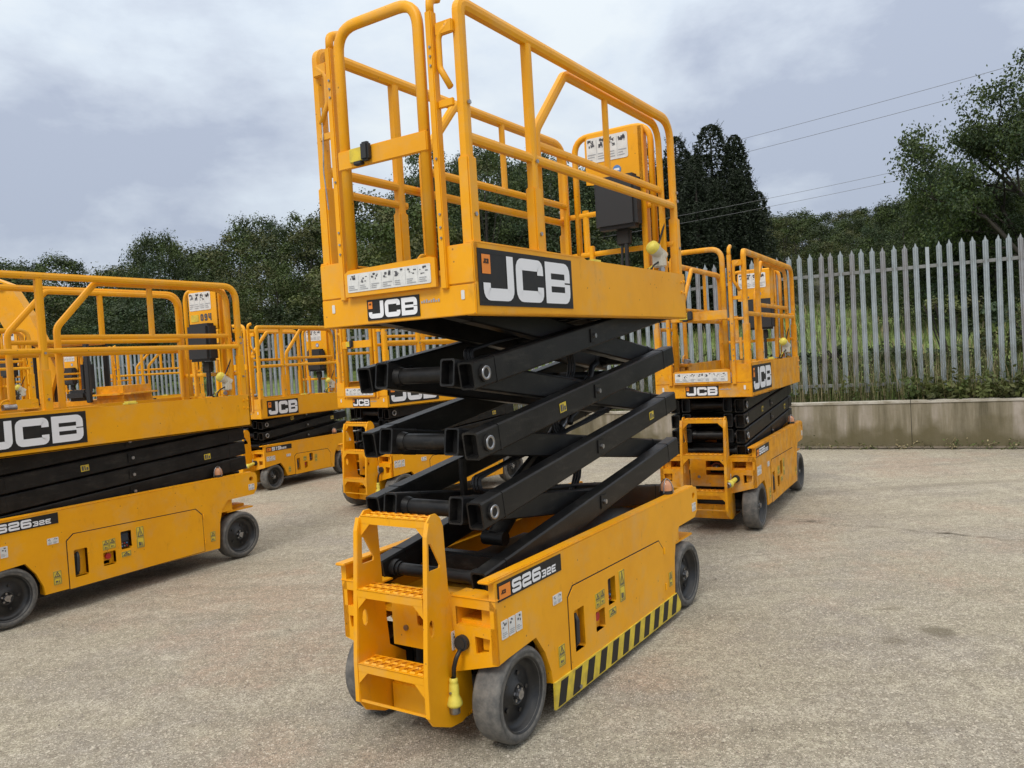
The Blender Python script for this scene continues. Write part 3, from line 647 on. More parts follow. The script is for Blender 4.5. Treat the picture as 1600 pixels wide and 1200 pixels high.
    mb = MB(); sheet(mb, (xc-.005,.560,zr-.170), U_END, .280, .155, 4, 21, dense=15); mb.build('instruction_sheet', cb)
    mb = MB()
    if cab_no: mb.quads2d(text2d(cab_no, 0, 0, .060, .66, .26, .20), (xc-.0055,.425,zr-.262), U_END, VZ, INK, .001); mb.plate(rrect(0,0,.10,.06,.006), [], (xc-.005,.55,zr-.265), U_END, VZ, .002, WARN)
    else:
        c = [(.028*math.cos(a*PI/8),.028*math.sin(a*PI/8)) for a in range(16)]; mb.plate(c, [], (xc-.005,.36,zr-.235), U_END, VZ, .002, BLUE); mb.quads2d([rect(-.018,-.006,.018,.008),rect(-.012,-.018,.012,-.010)], (xc-.005,.36,zr-.235), U_END, VZ, WHT, .003)
    mb.build('round_label' if not cab_no else 'fleet_number', cb)
    mb = MB(); mb.box((xc-.13,.195,zb+.565),(xc-.02,.470,zb+.885), BLKM, .022); mb.box((xc-.07,.27,zb+.47),(xc-.03,.36,zb+.563), DARK, .008); mb.cyl((xc-.055,.30,zt_),(xc-.055,.30,zb+.49), .014, CABLE, 8); mb.cyl((xc-.055,.34,zt_),(xc-.05,.33,zb+.49), .009, CABLE, 8)
    mb.build('control_box', root)
    # socket outlet with yellow cap, hanging leads
    mb = MB(); c = Vector((xe-.10,.105,zb+.41)); ax = Vector((-.75,.35,.56)).normalized()
    mb.lathe([(.030,-.07),(.034,-.06),(.034,0),(.040,.004),(.040,.014)], c, ax, CREAM, 18); mb.box(c+Vector((-.0,-.045,-.10)), c+Vector((.05,.03,-.005)), CREAM, .008)
    ou = mb.build('power_outlet', root)
    mb = MB(); mb.lathe([(.040,.015),(.041,.034),(.036,.05),(.022,.060),(.001,.063)], c, ax, LEMON, 18); mb.build('outlet_cap', ou)
    mb = MB(); r2 = random.Random(3)
    for j in range(3):
        P = [c+Vector((.0,-.01,-.07)), c+Vector((-.06-.03*j,.01+.02*j,-.10-.02*j)), c+Vector((-.05+.03*j,.03,-.16)), c+Vector((-.02-.05*j,.02,-.27))]; mb.tube(fillet(P,.05,5), .006, (CABLE,WARN,CABLE)[j], n=6)
    mb.cyl(c+Vector((-.02,-.03,-.12)), c+Vector((-.03,-.05,-.12)), .016, CHR, 10); mb.build('hanging_lead', ou)
    mb = MB(); P = [(xe+.03,.10,zr-.05),(xe-.02,.075,zr-.25),(xe+.01,.085,zb+.75),(xe-.05,.07,zb+.55),(xe-.09,.09,zb+.45)]; mb.tube(fillet(P,.09,5), .006, CABLE, n=6); mb.build('hanging_lead', ou)
    # anchor, pedal and bits on the deck
    mb = MB(); xg = S['ext']+.05; cg = Vector((xg,W-.075,zt_+.03))
    mb.tube([cg+Vector((math.cos(t)*.05,0,math.sin(t)*.055)) for t in [PI*i/8 for i in range(9)]], .008, Y, n=6); mb.cyl(cg+Vector((-.04,-.02,0)), cg+Vector((.05,-.02,0)), .025, CHR, 10); mb.box((xg-.06,W-.12,zt_-.02),(xg+.10,W-.03,zt_+.012), Y, .006)
    mb.build('deck_lock', root)
    mb = MB(); mb.box((pL*.50,.045,zt_-.01),(pL*.50+.10,.10,zt_+.024), LEMON, .012); mb.build('pedal', root)
    # gate end
    mb = MB(); xg = -.012; gz0 = zb+.125; gz1 = zr+.036
    P = fillet([(xg,.612,gz0),(xg,.612,gz1),(xg,.190,gz1),(xg,.190,gz0)], [0,.10,.10,0], 7); mb.tube(P, .017, Y, .021, (1,0,0), 10, .45)
    mb.box((xg-.022,.165,zb+.637),(xg-.006,.635,zb+.715), Y, .004)
    mb.plate([(0,0),(.478,0),(.478,.110),(.455,.118),(.02,.108),(0,.095)], [], (xg-.004,.642,zb+.118), U_END, VZ, .016, Y)
    gt = mb.build('gate', root)
    mb = MB(); sheet(mb, (xg-.0205,.625,zb+.135), U_END, .440, .075, 7, 33, dense=7); mb.build('instruction_plate', gt)
    mb = MB(); mb.box((xg-.034,.49,zb+.655),(xg-.022,.56,zb+.712), WARN, .003); mb.box((xg-.05,.445,zb+.650),(xg-.02,.488,zb+.725), BLKM, .008); mb.box((xg-.045,.488,zb+.640),(xg-.02,.53,zb+.655), BLKM, .003); mb.build('gate_latch', gt)
    for (ya, yb_) in ((.120,.150),(.655,.685)):
        mb = MB(); mb.box((-.022,ya,zt_-.16),(.016,yb_,zr-.02), Y, .004); mb.tube(fillet([(-.003,(ya+yb_)/2,zr-.03),(-.003,(ya+yb_)/2,zr+.03),(.05,(ya+yb_)/2,zr+.05)],.04,4), .014, Y, .018, (0,1,0), 8, .4)
        for z in (zb+.30,zb+.34,zb+.39,zb+.60,zb+.95,zb+.985,zb+1.02): mb.cyl((-.022,(ya+yb_)/2-.004,z),(-.027,(ya+yb_)/2-.004,z), .005, CHR, 6, smooth=False)
        mb.build('gate_post', root)
    for (yc, s_) in ((.085,1),(W-.085,-1)):
        mb = MB(); P = fillet([(.0,yc-s_*.03,zb+1.10),(.0,yc+s_*.02,zb+1.06),(.0,yc+s_*.02,zb+.94),(.0,yc-s_*.025,zb+.86)],.04,4); mb.tube(P, .010, Y, .013, (1,0,0), 8); mb.box((-.008,min(yc-s_*.05,yc+s_*.03),zb+1.06),(.012,max(yc-s_*.05,yc+s_*.03),zb+1.11), Y, .004)
        mb.box((-.006,min(yc-s_*.035,yc+s_*.035),zb+.79),(.008,max(yc-s_*.035,yc+s_*.035),zb+.82), Y, .003); mb.build('grab_handle', root)
    mb = MB(); cc = [(.0,.745,zb+.93),(-.01,.735,zb+.80),(-.01,.745,zb+.66),(.0,.74,zb+.5)]; mb.tube(fillet(cc,.05,4), .003, CHR, n=6); mb.build('gate_chain', root)
    return root
GRP = 'retracted large scissor lifts parked in the yard'
main_lift = lift('S26', 1.7114, 'raised yellow scissor lift with half extended black arms, nearest and tallest in the yard', (-.114,3.0105), .9931, strip=True)
l2 = lift('S26', 1.09, 'lowered yellow scissor lift cut by the left edge, number 094 on its notice board', (-3.3698,4.9072), 1.0255, cab_no='094', plug='hang')
l5 = lift('S26', 1.105, 'worn lowered yellow scissor lift right of the raised lift, ladder facing the viewer', (1.933,6.425), 1.057, Y=YELOLD, plug='in')
l4 = copy_tree(l2); l4.location = (-1.292,8.251,0); l4.rotation_euler = (0,0,.893)
tag(l4, 'lowered yellow scissor lift seen through the arms of the raised lift', 'scissor lift')
for c in list(l4.children):
    for g in list(c.children):
        if g.name.startswith('fleet_number'): bpy.data.objects.remove(g)
l6 = copy_tree(l2); l6.location = (-7.45,8.75,0); l6.rotation_euler = (0,0,1.02)
tag(l6, 'lowered yellow scissor lift hidden behind the 094 lift, only its rails showing', 'scissor lift')
for c in list(l6.children):
    for g in list(c.children):
        if g.name.startswith('fleet_number'): bpy.data.objects.remove(g)
l3 = lift('S19', .93, 'small lowered yellow scissor lift between the 094 lift and the raised lift', (-3.215,10.173), 1.066, plug='in')
l8 = copy_tree(l3); l8.location = (-7.2,14.6,0); l8.rotation_euler = (0,0,.75)
tag(l8, 'small yellow scissor lift far off by the fence, behind the 094 lift rails', 'scissor lift')
l7 = copy_tree(l3); l7.location = (-8.55,13.55,0); l7.rotation_euler = (0,0,1.15)
tag(l7, 'small yellow scissor lift far off beside the yellow digger', 'scissor lift')

# ------------------------------------------------------------------ yard ground
def ground_mat():
    m = bpy.data.materials.new('worn_stony_concrete'); m.use_nodes = True; n = m.node_tree.nodes; l = m.node_tree.links; b = n['Principled BSDF']
    t = n.new('ShaderNodeTexCoord'); O = t.outputs['Object']
    def noise(sc_, det=6, ro=.6, vec=O):
        z = n.new('ShaderNodeTexNoise'); z.inputs['Scale'].default_value = sc_; z.inputs['Detail'].default_value = det; z.inputs['Roughness'].default_value = ro; l.new(vec, z.inputs['Vector']); return z.outputs['Fac']
    def rng(v, a, b_, c=0.0, d=1.0):
        r = n.new('ShaderNodeMapRange'); l.new(v, r.inputs[0])
        for k_, x in zip(('From Min','From Max','To Min','To Max'), (a,b_,c,d)): r.inputs[k_].default_value = x
        return r.outputs[0]
    def mixc(f, A, B):
        x = n.new('ShaderNodeMix'); x.data_type = 'RGBA'
        if isinstance(f, float): x.inputs['Factor'].default_value = f
        else: l.new(f, x.inputs['Factor'])
        for s_, v in (('A',A),('B',B)):
            if isinstance(v, tuple): x.inputs[s_].default_value = (*v, 1)
            else: l.new(v, x.inputs[s_])
        return x.outputs['Result']
    def mul(a, b_):
        x = n.new('ShaderNodeMath'); x.operation = 'MULTIPLY'
        for i, v in enumerate((a, b_)):
            if isinstance(v, float): x.inputs[i].default_value = v
            else: l.new(v, x.inputs[i])
        return x.outputs[0]
    c = mixc(rng(noise(.35,5), .38,.62), (.46,.425,.325), (.60,.56,.44))
    c = mixc(mul(rng(noise(.8,7,.7), .48,.60), .85), c, (.38,.355,.32))          # greyer worn areas
    mp_ = n.new('ShaderNodeMapping'); mp_.inputs['Location'].default_value = (7,3,0); mp_.inputs['Scale'].default_value = (1,.8,1); l.new(O, mp_.inputs[0])
    c = mixc(mul(rng(noise(.62,7,.68,mp_.outputs[0]), .52,.61), .6), c, (.56,.385,.285))  # reddish brick dust
    # pebbles: light and dark stones of the aggregate at two sizes
    def stones(scale, lo, hi, col, amt, seed):
        v = n.new('ShaderNodeTexVoronoi'); v.inputs['Scale'].default_value = scale; v.inputs['Randomness'].default_value = 1
        m2 = n.new('ShaderNodeMapping'); m2.inputs['Location'].default_value = (seed,seed*2,0); l.new(O, m2.inputs[0]); l.new(m2.outputs[0], v.inputs['Vector'])
        sp_ = n.new('ShaderNodeSeparateColor'); l.new(v.outputs['Color'], sp_.inputs[0])
        pick = rng(sp_.outputs[0], lo, hi); near = rng(v.outputs['Distance'], .50,.28)
        return mul(mul(pick, near), amt), v.outputs['Distance']
    s1, d1 = stones(140, .40,.62, 0, .95, 1.3); s2, d2 = stones(125, .58,.76, 0, .80, 4.1); s3, d3 = stones(55, .86,.92, 0, .6, 8.7); s4, d4 = stones(60, .88,.93, 0, .6, 2.2)
    fine = rng(noise(120,5,.75), .36,.64); mid = rng(noise(11,7,.75), .40,.62)
    stv = n.new('ShaderNodeMapping'); stv.inputs['Rotation'].default_value = (0,0,.45); stv.inputs['Scale'].default_value = (.35,2.2,1); l.new(O, stv.inputs[0])
    c = mixc(mul(rng(noise(1.1,7,.7,stv.outputs[0]), .51,.62), .6), c, (.60,.56,.46)); c = mixc(mul(rng(noise(1.7,6,.6,stv.outputs[0]), .46,.34), .5), c, (.24,.215,.17)); c = mixc(mul(rng(mid,0.,1.,1.,0.),.50), c, (.235,.21,.165)); c = mixc(mul(rng(noise(30,5,.7), .56,.40,0.,1.),.45), c, (.20,.175,.135)); c = mixc(mul(rng(noise(3.3,8,.7), .56,.70),.55), c, (.68,.63,.51))
    c = mixc(mul(rng(noise(2.1,8,.75), .40,.30),.55), c, (.19,.17,.14))
    c = mixc(mul(rng(fine,0.,1.,1.,0.),.62), c, (.19,.16,.12))
    c = mixc(s1, c, (.135,.115,.09)); c = mixc(s2, c, (.66,.60,.49)); c = mixc(s3, c, (.22,.18,.15)); c = mixc(s4, c, (.66,.60,.50))
    # damp oil marks
    def spot(x, y, r1, r2):
        m2 = n.new('ShaderNodeMapping'); m2.vector_type = 'POINT'; m2.inputs['Location'].default_value = (-x/r1,-y/r2,0); m2.inputs['Scale'].default_value = (1/r1,1/r2,1); l.new(O, m2.inputs[0])
        ad = n.new('ShaderNodeVectorMath'); ad.operation = 'ADD'; nz = n.new('ShaderNodeTexNoise'); nz.inputs['Scale'].default_value = 6; l.new(O, nz.inputs['Vector']); l.new(m2.outputs[0], ad.inputs[0])
        sb = n.new('ShaderNodeVectorMath'); sb.operation = 'SCALE'; sb.inputs['Scale'].default_value = .7; l.new(nz.outputs['Color'], sb.inputs[0]); l.new(sb.outputs[0], ad.inputs[1])
        s_ = n.new('ShaderNodeVectorMath'); s_.operation = 'SUBTRACT'; s_.inputs[1].default_value = (.35,.35,.35); l.new(ad.outputs[0], s_.inputs[0])
        sx_ = n.new('ShaderNodeVectorMath'); sx_.operation = 'MULTIPLY'; sx_.inputs[1].default_value = (1,1,0); l.new(s_.outputs[0], sx_.inputs[0])
        ln = n.new('ShaderNodeVectorMath'); ln.operation = 'LENGTH'; l.new(sx_.outputs[0], ln.inputs[0]); return rng(ln.outputs['Value'], 1.1,.55)
    c = mixc(mul(spot(2.13,4.08,.10,.10), .60), c, (.10,.085,.055)); c = mixc(mul(spot(1.85,3.98,.085,.06), .42), c, (.11,.09,.06)); c = mixc(mul(spot(2.05,4.45,.10,.025), .4), c, (.11,.09,.06))
    c = mixc(mul(spot(-1.2,8.2,.5,.3), .3), c, (.16,.13,.10)); c = mixc(mul(spot(4.2,4.0,.5,.12), .3), c, (.18,.15,.12))
    c = mixc(mul(spot(4.3,8.0,1.5,.10), .35), c, (.20,.17,.13)); c = mixc(mul(spot(.9,2.1,.3,.12), .18), c, (.15,.12,.10))
    l.new(c, b.inputs['Base Color']); b.inputs['Roughness'].default_value = .9; b.inputs['Specular IOR Level'].default_value = .25
    hsum = n.new('ShaderNodeMath'); hsum.operation = 'ADD'; l.new(mul(fine,.6), hsum.inputs[0]); l.new(mul(d4,-.6), hsum.inputs[1])
    h2 = n.new('ShaderNodeMath'); h2.operation = 'ADD'; l.new(hsum.outputs[0], h2.inputs[0]); l.new(mul(noise(9,6),1.4), h2.inputs[1])
    bp = n.new('ShaderNodeBump'); bp.inputs['Strength'].default_value = .55; bp.inputs['Distance'].default_value = .006; l.new(h2.outputs[0], bp.inputs['Height']); l.new(bp.outputs[0], b.inputs['Normal'])
    return m
GM = ground_mat()
bm = bmesh.new(); xs = [-400,-120,-40]+[-14+i*.5 for i in range(53)]+[40,120,400]; ys = [-400,-60,-10]+[i*.4 for i in range(46)]+[40,150,500]
vv = [[bm.verts.new((x, y, .012*mnoise.noise(Vector((x*.5,y*.5,3)))-.006 if abs(x) < 15 and -1 < y < 18.5 else 0)) for x in xs] for y in ys]
for j in range(len(ys)-1):
    for i in range(len(xs)-1): bm.faces.new((vv[j][i],vv[j][i+1],vv[j+1][i+1],vv[j+1][i]))
me = bpy.data.meshes.new('ground'); bm.to_mesh(me); bm.free(); me.materials.append(GM)
for p in me.polygons: p.use_smooth = True
go = bpy.data.objects.new('ground', me); COL.objects.link(go); tag(go, kind='structure')
# the crack across the slab: a real narrow groove of dirt, broken along its length
CRK = mat('crack_dirt', (.12,.10,.07), .95, var=.4, vscale=9, col2=(.15,.12,.09))
mb = MB(); rnd = random.Random(12); A = Vector((1.75,7.35)); B = Vector((4.3,5.05)); nst = 240; prev = None
for i in range(nst+1):
    f = i/nst; p = A.lerp(B, f)+Vector((.45,.9)).normalized()*(.10*mnoise.noise(Vector((f*7,0,1)))+.03*mnoise.noise(Vector((f*40,0,2)))); wd = max(.0008, .005+.016*mnoise.noise(Vector((f*16,5,0)))+.007*mnoise.noise(Vector((f*70,9,0))))
    cur = [(p.x,p.y-wd,.008),(p.x,p.y+wd,.008)]
    if prev and wd > .0012: mb.add(prev+cur, [(0,1,3,2)], CRK)
    prev = cur
cr = mb.build('crack_dirt'); tag(cr, kind='structure')
# loose stones
STN = mat('loose_stone', (.42,.38,.31), .9, var=.5, vscale=11, col2=(.15,.13,.11))
mb = MB(); rnd = random.Random(5)
for i in range(1800):
    y = 1.6+rnd.random()**1.6*9; x = rnd.uniform(-.7,.7)*y; r = rnd.uniform(.002,.0055)*(1+.06*y); c = Vector((x,y,.002))
    v = [c+Vector((math.cos(a)*r*rnd.uniform(.7,1.2),math.sin(a)*r*rnd.uniform(.7,1.2),0)) for a in [PI*2*k/5 for k in range(5)]]; tp = c+Vector((rnd.uniform(-.3,.3)*r,rnd.uniform(-.3,.3)*r,r*rnd.uniform(.5,.9)+.002))
    mb.add(v+[tp], [(k,(k+1)%5,5) for k in range(5)], STN)
so_ = mb.build('loose_stones'); tag(so_, 'scattered small loose stones lying on the concrete yard', 'stones', kind='stuff')

# ------------------------------------------------------------------ retaining wall, fence
A0 = Vector((6.43,10.07,0)); TV = Vector((-.8944,.4472,0)); NV = Vector((.4472,.8944,0))
def wp(s, d, z): return A0+TV*s+NV*d+Vector((0,0,z))
def fall(s): return -.60*min(1, max(0, (s-4.5)/11.5))**.85
def wall_mat():
    m = mat('stained_concrete', (.40,.365,.30), .85, bump=.35, bscale=18); n = m.node_tree.nodes; l = m.node_tree.links; b = n['Principled BSDF']
    t = n.new('ShaderNodeTexCoord'); rot = n.new('ShaderNodeMapping'); rot.inputs['Rotation'].default_value = (0,0,math.atan2(.4472,.8944)); l.new(t.outputs['Object'], rot.inputs[0])
    st = n.new('ShaderNodeMapping'); st.inputs['Scale'].default_value = (5,5,.5); l.new(rot.outputs[0], st.inputs[0])
    z = n.new('ShaderNodeTexNoise'); z.inputs['Scale'].default_value = 1; z.inputs['Detail'].default_value = 7; z.inputs['Roughness'].default_value = .65; l.new(st.outputs[0], z.inputs['Vector'])
    r = n.new('ShaderNodeValToRGB'); l.new(z.outputs['Fac'], r.inputs[0]); e = r.color_ramp.elements
    e[0].position = .34; e[0].color = (.10,.085,.05,1); e[1].position = .66; e[1].color = (.36,.315,.265,1); q = e.new(.50); q.color = (.22,.19,.13,1)
    z2 = n.new('ShaderNodeTexNoise'); z2.inputs['Scale'].default_value = 3.5; z2.inputs['Detail'].default_value = 8; l.new(t.outputs['Object'], z2.inputs['Vector'])
    sp_ = n.new('ShaderNodeSeparateXYZ'); l.new(t.outputs['Object'], sp_.inputs[0])
    # dirt splash and moss creeping up from the foot
    a = n.new('ShaderNodeMath'); a.operation = 'MULTIPLY_ADD'; l.new(z2.outputs['Fac'], a.inputs[0]); a.inputs[1].default_value = -.75; l.new(sp_.outputs['Z'], a.inputs[2])
    mr = n.new('ShaderNodeMapRange'); l.new(a.outputs[0], mr.inputs[0]); mr.inputs['From Min'].default_value = .0; mr.inputs['From Max'].default_value = -.22; mr.inputs['To Max'].default_value = .9
    mx = n.new('ShaderNodeMix'); mx.data_type = 'RGBA'; l.new(mr.outputs[0], mx.inputs['Factor']); l.new(r.outputs[0], mx.inputs['A']); mx.inputs['B'].default_value = (.11,.092,.045,1)
    l.new(mx.outputs['Result'], b.inputs['Base Color']); return m
WM = wall_mat()
CAP = mat('wall_top_concrete', (.46,.43,.37), .85, var=.4, vscale=5, col2=(.24,.21,.15))
mb = MB(); s = -7.89; rnd = random.Random(2); joints = []
while s < 32:
    s2 = s+3.05; dz = rnd.uniform(-.006,.006)+fall((s+s2)/2)*.75; a, b = s+.0035, s2-.0035
    c = [wp(a,0,-.05),wp(b,0,-.05),wp(b,.22,-.05),wp(a,.22,-.05),wp(a,0,.612+dz),wp(b,0,.612+dz),wp(b,.22,.612+dz),wp(a,.22,.612+dz)]
    mb.add(c, [(3,2,1,0),(0,1,5,4),(1,2,6,5),(2,3,7,6),(3,0,4,7)], WM); cc = [wp(a,-.012,.612+dz),wp(b,-.012,.612+dz),wp(b,.23,.612+dz),wp(a,.23,.612+dz),wp(a,-.012,.640+dz),wp(b,-.012,.640+dz),wp(b,.23,.640+dz),wp(a,.23,.640+dz)]
    mb.add(cc, [(3,2,1,0),(4,5,6,7),(0,1,5,4),(1,2,6,5),(2,3,7,6),(3,0,4,7)], CAP)
    joints.append(s2); s = s2
for j in joints[:-1]: q = [wp(j-.004,.012,-.04),wp(j+.004,.012,-.04),wp(j+.004,.012,.58+fall(j)*.8),wp(j-.004,.012,.58+fall(j)*.8)]; mb.add(q, [(0,1,2,3)], DARK)
rw = mb.build('retaining_wall'); tag(rw, 'low stained concrete wall below the palisade fence', 'wall')
mb = MB(); prev = None
for i in range(700):
    s_ = -7.8+i*.05; wd = .035+.05*abs(mnoise.noise(Vector((s_*1.7,3,0))))+.03*mnoise.noise(Vector((s_*9,7,0))); cur = [wp(s_,.003,.03), wp(s_,-max(.01,wd),.0045)]
    if prev: mb.add(prev+cur, [(0,1,3,2)], CRK)
    prev = cur
ds_ = mb.build('dirt_strip'); tag(ds_, kind='structure')
# palisade fence
DF = .50; PITCH = .1375; fence = thing('palisade_fence', 'galvanised steel palisade fence with pointed pales standing behind the concrete wall', 'fence')
prof = [(-.034,.014),(-.027,0),(-.019,.0),(-.009,.019),(0,.024),(.009,.019),(.019,0),(.027,0),(.034,.014)]
def pale_mesh(h):
    v = []; f = []; n_ = len(prof)
    def top(x): return h-.035-1.0*abs(x) if abs(x) > .016 else h-2.9*abs(x)
    for x, y in prof: v.append((x,-y,0)); v.append((x,-y,top(x)))
    for x, y in prof: v.append((x,-y+.0035,0)); v.append((x,-y+.0035,top(x)))
    for i in range(n_-1):
        a, b_ = 2*i, 2*i+2; o = 2*n_
        f += [(a,b_,b_+1,a+1),(o+a,o+a+1,o+b_+1,o+b_),(a+1,b_+1,o+b_+1,o+a+1)]
    f += [(0,1,2*n_+1,2*n_),(2*n_-2,2*n_-1,4*n_-1,4*n_-2)]
    me = bpy.data.meshes.new('pale'); me.from_pydata(v, [], f); return me
pm = [pale_mesh(2.04), pale_mesh(2.03)]; pm[0].materials.append(GALV); pm[1].materials.append(GALVL)
rz = math.atan2(-.4472,.8944); rnd = random.Random(8); s0 = .98; allp = []
s = s0-20*PITCH*3
i = 0
while s < 27:
    if i % 20: allp.append(s)
    else:
        mb = MB()
        for (a, b, c, d) in ((-.022,.022,-.052,-.046),(-.022,.022,.046,.052),(-.003,.003,-.046,.046)):
            mb.box((a,c,0),(b,d,1.98), GALV)
        o = mb.build('post', fence); o.location = wp(s, DF+.05, .72+fall(s)); o.rotation_euler = (0,0,rz)
    s += PITCH; i += 1
allp.sort(key=lambda t: (wp(t,DF,0)).length + (100 if wp(t,DF,0).x/wp(t,DF,0).y > .70 else 0)); far = MB()
for k, s in enumerate(allp):
    if k < 97:
        o = bpy.data.objects.new('pale', pm[1 if rnd.random() < .3 else 0]); COL.objects.link(o); o.parent = fence; o.location = wp(s, DF, .735+fall(s)+rnd.uniform(-.006,.006)); o.rotation_euler = (rnd.uniform(-.012,.012),rnd.gauss(0,.007),rz+rnd.uniform(-.12,.12))
    else:
        M = Matrix.Translation(wp(s,DF,.735+fall(s))) @ Matrix.Rotation(rz,4,'Z'); me = pm[0]; far.add([M@v.co for v in me.vertices], [tuple(p.vertices) for p in me.polygons], GALV)
fo = far.build('distant_pales', fence); fo['kind'] = 'stuff'
for z in (.84, 2.44):
    bays = [-8]+[s0-20*PITCH*3+20*PITCH*k for k in range(1, 16)]
    for s_a, s_b in zip(bays, bays[1:]):
        if s_b > 27: break
        mb = MB(); a, b = wp(s_a+.004,DF+.012,z+fall(s_a)), wp(s_b-.004,DF+.012,z+fall(s_b))
        mb.beam(a, b, .003, .021, ZRAIL, side=(NV.x,NV.y,0)); mb.beam(a+NV*.022+Vector((0,0,.022)), b+NV*.022+Vector((0,0,.022)), .019, .003, ZRAIL, side=(NV.x,NV.y,0)); mb.build('rail', fence)

# ------------------------------------------------------------------ land beyond the wall
def terr(x, y):
    d = (Vector((x,y,0))-A0).dot(NV)
    z = .60+.02*min(d, 3)
    if d > 2.5: z += .082*(min(d,30)-2.5)
    if d > 30: z += .11*(d-30)
    s_ = (Vector((x,y,0))-A0).dot(TV); z += fall(s_)
    if d > 12: z += min(1, (d-12)/20)*(.6*math.sin(s_*.09)+.9*mnoise.noise(Vector((x*.04,y*.04,0))))
    return z+.05*mnoise.noise(Vector((x*.8,y*.8,0)))*(1 if d > .4 else 0)
GRS = mat('meadow_grass', (.15,.21,.042), .9, var=.4, vscale=1.6, col2=(.085,.125,.032), bump=.8, bscale=14)
DIRT = mat('bank_soil', (.07,.065,.035), .95, var=.5, vscale=3, col2=(.035,.045,.02), bump=.8, bscale=12)
bm = bmesh.new(); ds = [.225,.6,1,1.6,2.4,3.2,4.5,6,8,10,12,15,18,22,26,30,35,42,50,60,75,95,120,160]; ss = [-60,-45,-35,-28]+[-22+i*1.5 for i in range(44)]+[50,62,80,110]
vv = []
for d in ds:
    row = []
    for s in ss:
        p = wp(s, d, 0); row.append(bm.verts.new((p.x, p.y, terr(p.x,p.y))))
    vv.append(row)
for j in range(len(ds)-1):
    for i in range(len(ss)-1):
        f = bm.faces.new((vv[j][i+1],vv[j][i],vv[j+1][i],vv[j+1][i+1])); f.smooth = True; f.material_index = 1 if ds[j] < 3 or ds[j] > 29 else 0
me = bpy.data.meshes.new('meadow'); bm.to_mesh(me); bm.free(); me.materials.append(GRS); me.materials.append(DIRT)
fo = bpy.data.objects.new('meadow', me); COL.objects.link(fo); tag(fo, kind='structure')

# ------------------------------------------------------------------ foliage
def leaf_mat(name, a, b, sc_=2.5):
    m = mat(name, a, .62, var=.5, vscale=sc_, col2=b, spec=.3); n = m.node_tree.nodes; l = m.node_tree.links; bb = n['Principled BSDF']
    # a little light passes through the leaves
    out = n['Material Output']; tr = n.new('ShaderNodeBsdfTranslucent'); mx = n.new('ShaderNodeMixShader'); mx.inputs[0].default_value = .10
    tr.inputs['Color'].default_value = (a[0]*1.3,a[1]*1.4,a[2]*.8,1); l.new(bb.outputs[0], mx.inputs[1]); l.new(tr.outputs[0], mx.inputs[2]); l.new(mx.outputs[0], out.inputs[0]); return m
LD = leaf_mat('dark_leaves', (.040,.058,.020), (.020,.032,.012)); LM_ = leaf_mat('mid_leaves', (.070,.102,.026), (.038,.056,.018)); LL = leaf_mat('light_leaves', (.125,.145,.042), (.065,.082,.028))
LO = leaf_mat('olive_leaves', (.095,.100,.034), (.050,.058,.023)); LC = leaf_mat('conifer_needles', (.024,.036,.018), (.012,.018,.011), 4); LB = leaf_mat('bluish_leaves', (.050,.082,.036), (.030,.05,.026))
BARK = mat('bark', (.045,.038,.030), .9, var=.5, vscale=8, col2=(.025,.021,.018), bump=.6, bscale=20)
DEAD = mat('dry_stalk', (.33,.27,.15), .9, var=.4, vscale=6, col2=(.20,.17,.09))
GB = leaf_mat('grass_blade', (.12,.16,.04), (.07,.10,.03), 3)
class Leaves:
    def __init__(s): s.v = []; s.f = []; s.m = []; s.mats = []
    def leaf(s, p, size, m, rnd, up=.3, el=1.6, out=None):
        if m not in s.mats: s.mats.append(m)
        n_ = Vector((rnd.gauss(0,1),rnd.gauss(0,1),rnd.gauss(0,1)+up)).normalized()
        if out is not None: n_ = (n_*.75+out).normalized()
        a = n_.orthogonal().normalized(); a = (Matrix.Rotation(rnd.random()*2*PI, 3, n_) @ a); b = n_.cross(a)
        l_ = size*rnd.uniform(.6,1.25); w_ = l_/el; o = len(s.v); dr = n_*l_*.18
        s.v += [p-a*l_*.5, p+b*w_*.5-dr*.0, p+a*l_*.5-dr, p-b*w_*.5]; s.f.append((o,o+1,o+2,o+3)); s.m.append(s.mats.index(m))
    def mesh(s, name):
        me = bpy.data.meshes.new(name); me.from_pydata(s.v, [], s.f)
        for m in s.mats: me.materials.append(m)
        me.polygons.foreach_set('material_index', s.m); return me
def crown_mesh(seed, H, Rd, base, nclump, per, leaf, mats, sparse=0.0):
    rnd = random.Random(seed); Lv = Leaves(); cl = []
    for i in range(nclump):
        # clump centres on an uneven dome, denser outside
        h = rnd.random()**.8; a = rnd.random()*2*PI; rr = Rd*(math.sin(PI*min(.97,(.12+h*.86)))**.55)*(.45+.55*rnd.random()**.5)*(1+.22*mnoise.noise(Vector((math.cos(a)*1.5,math.sin(a)*1.5,h*3+seed))))
        cl.append((Vector((math.cos(a)*rr,math.sin(a)*rr,base+(H-base)*h*(.97))), rnd.uniform(.13,.26)*Rd*(1.25-.4*h), rnd.choice(mats)))
    for c, r, m in cl:
        for k in range(int(per*rnd.uniform(.6,1.3))):
            d = Vector((rnd.gauss(0,1),rnd.gauss(0,1),rnd.gauss(0,.75))).normalized(); q = c+d*r*(rnd.random()**(.33 if not sparse else .6))*rnd.uniform(.75,1.25)
            if q.z > base*.6: Lv.leaf(q, leaf*rnd.choice((.7,1,1.25)), m, rnd, .3, 1.6, d*.9+Vector((0,0,.45)))
    return Lv.mesh('crown'), cl
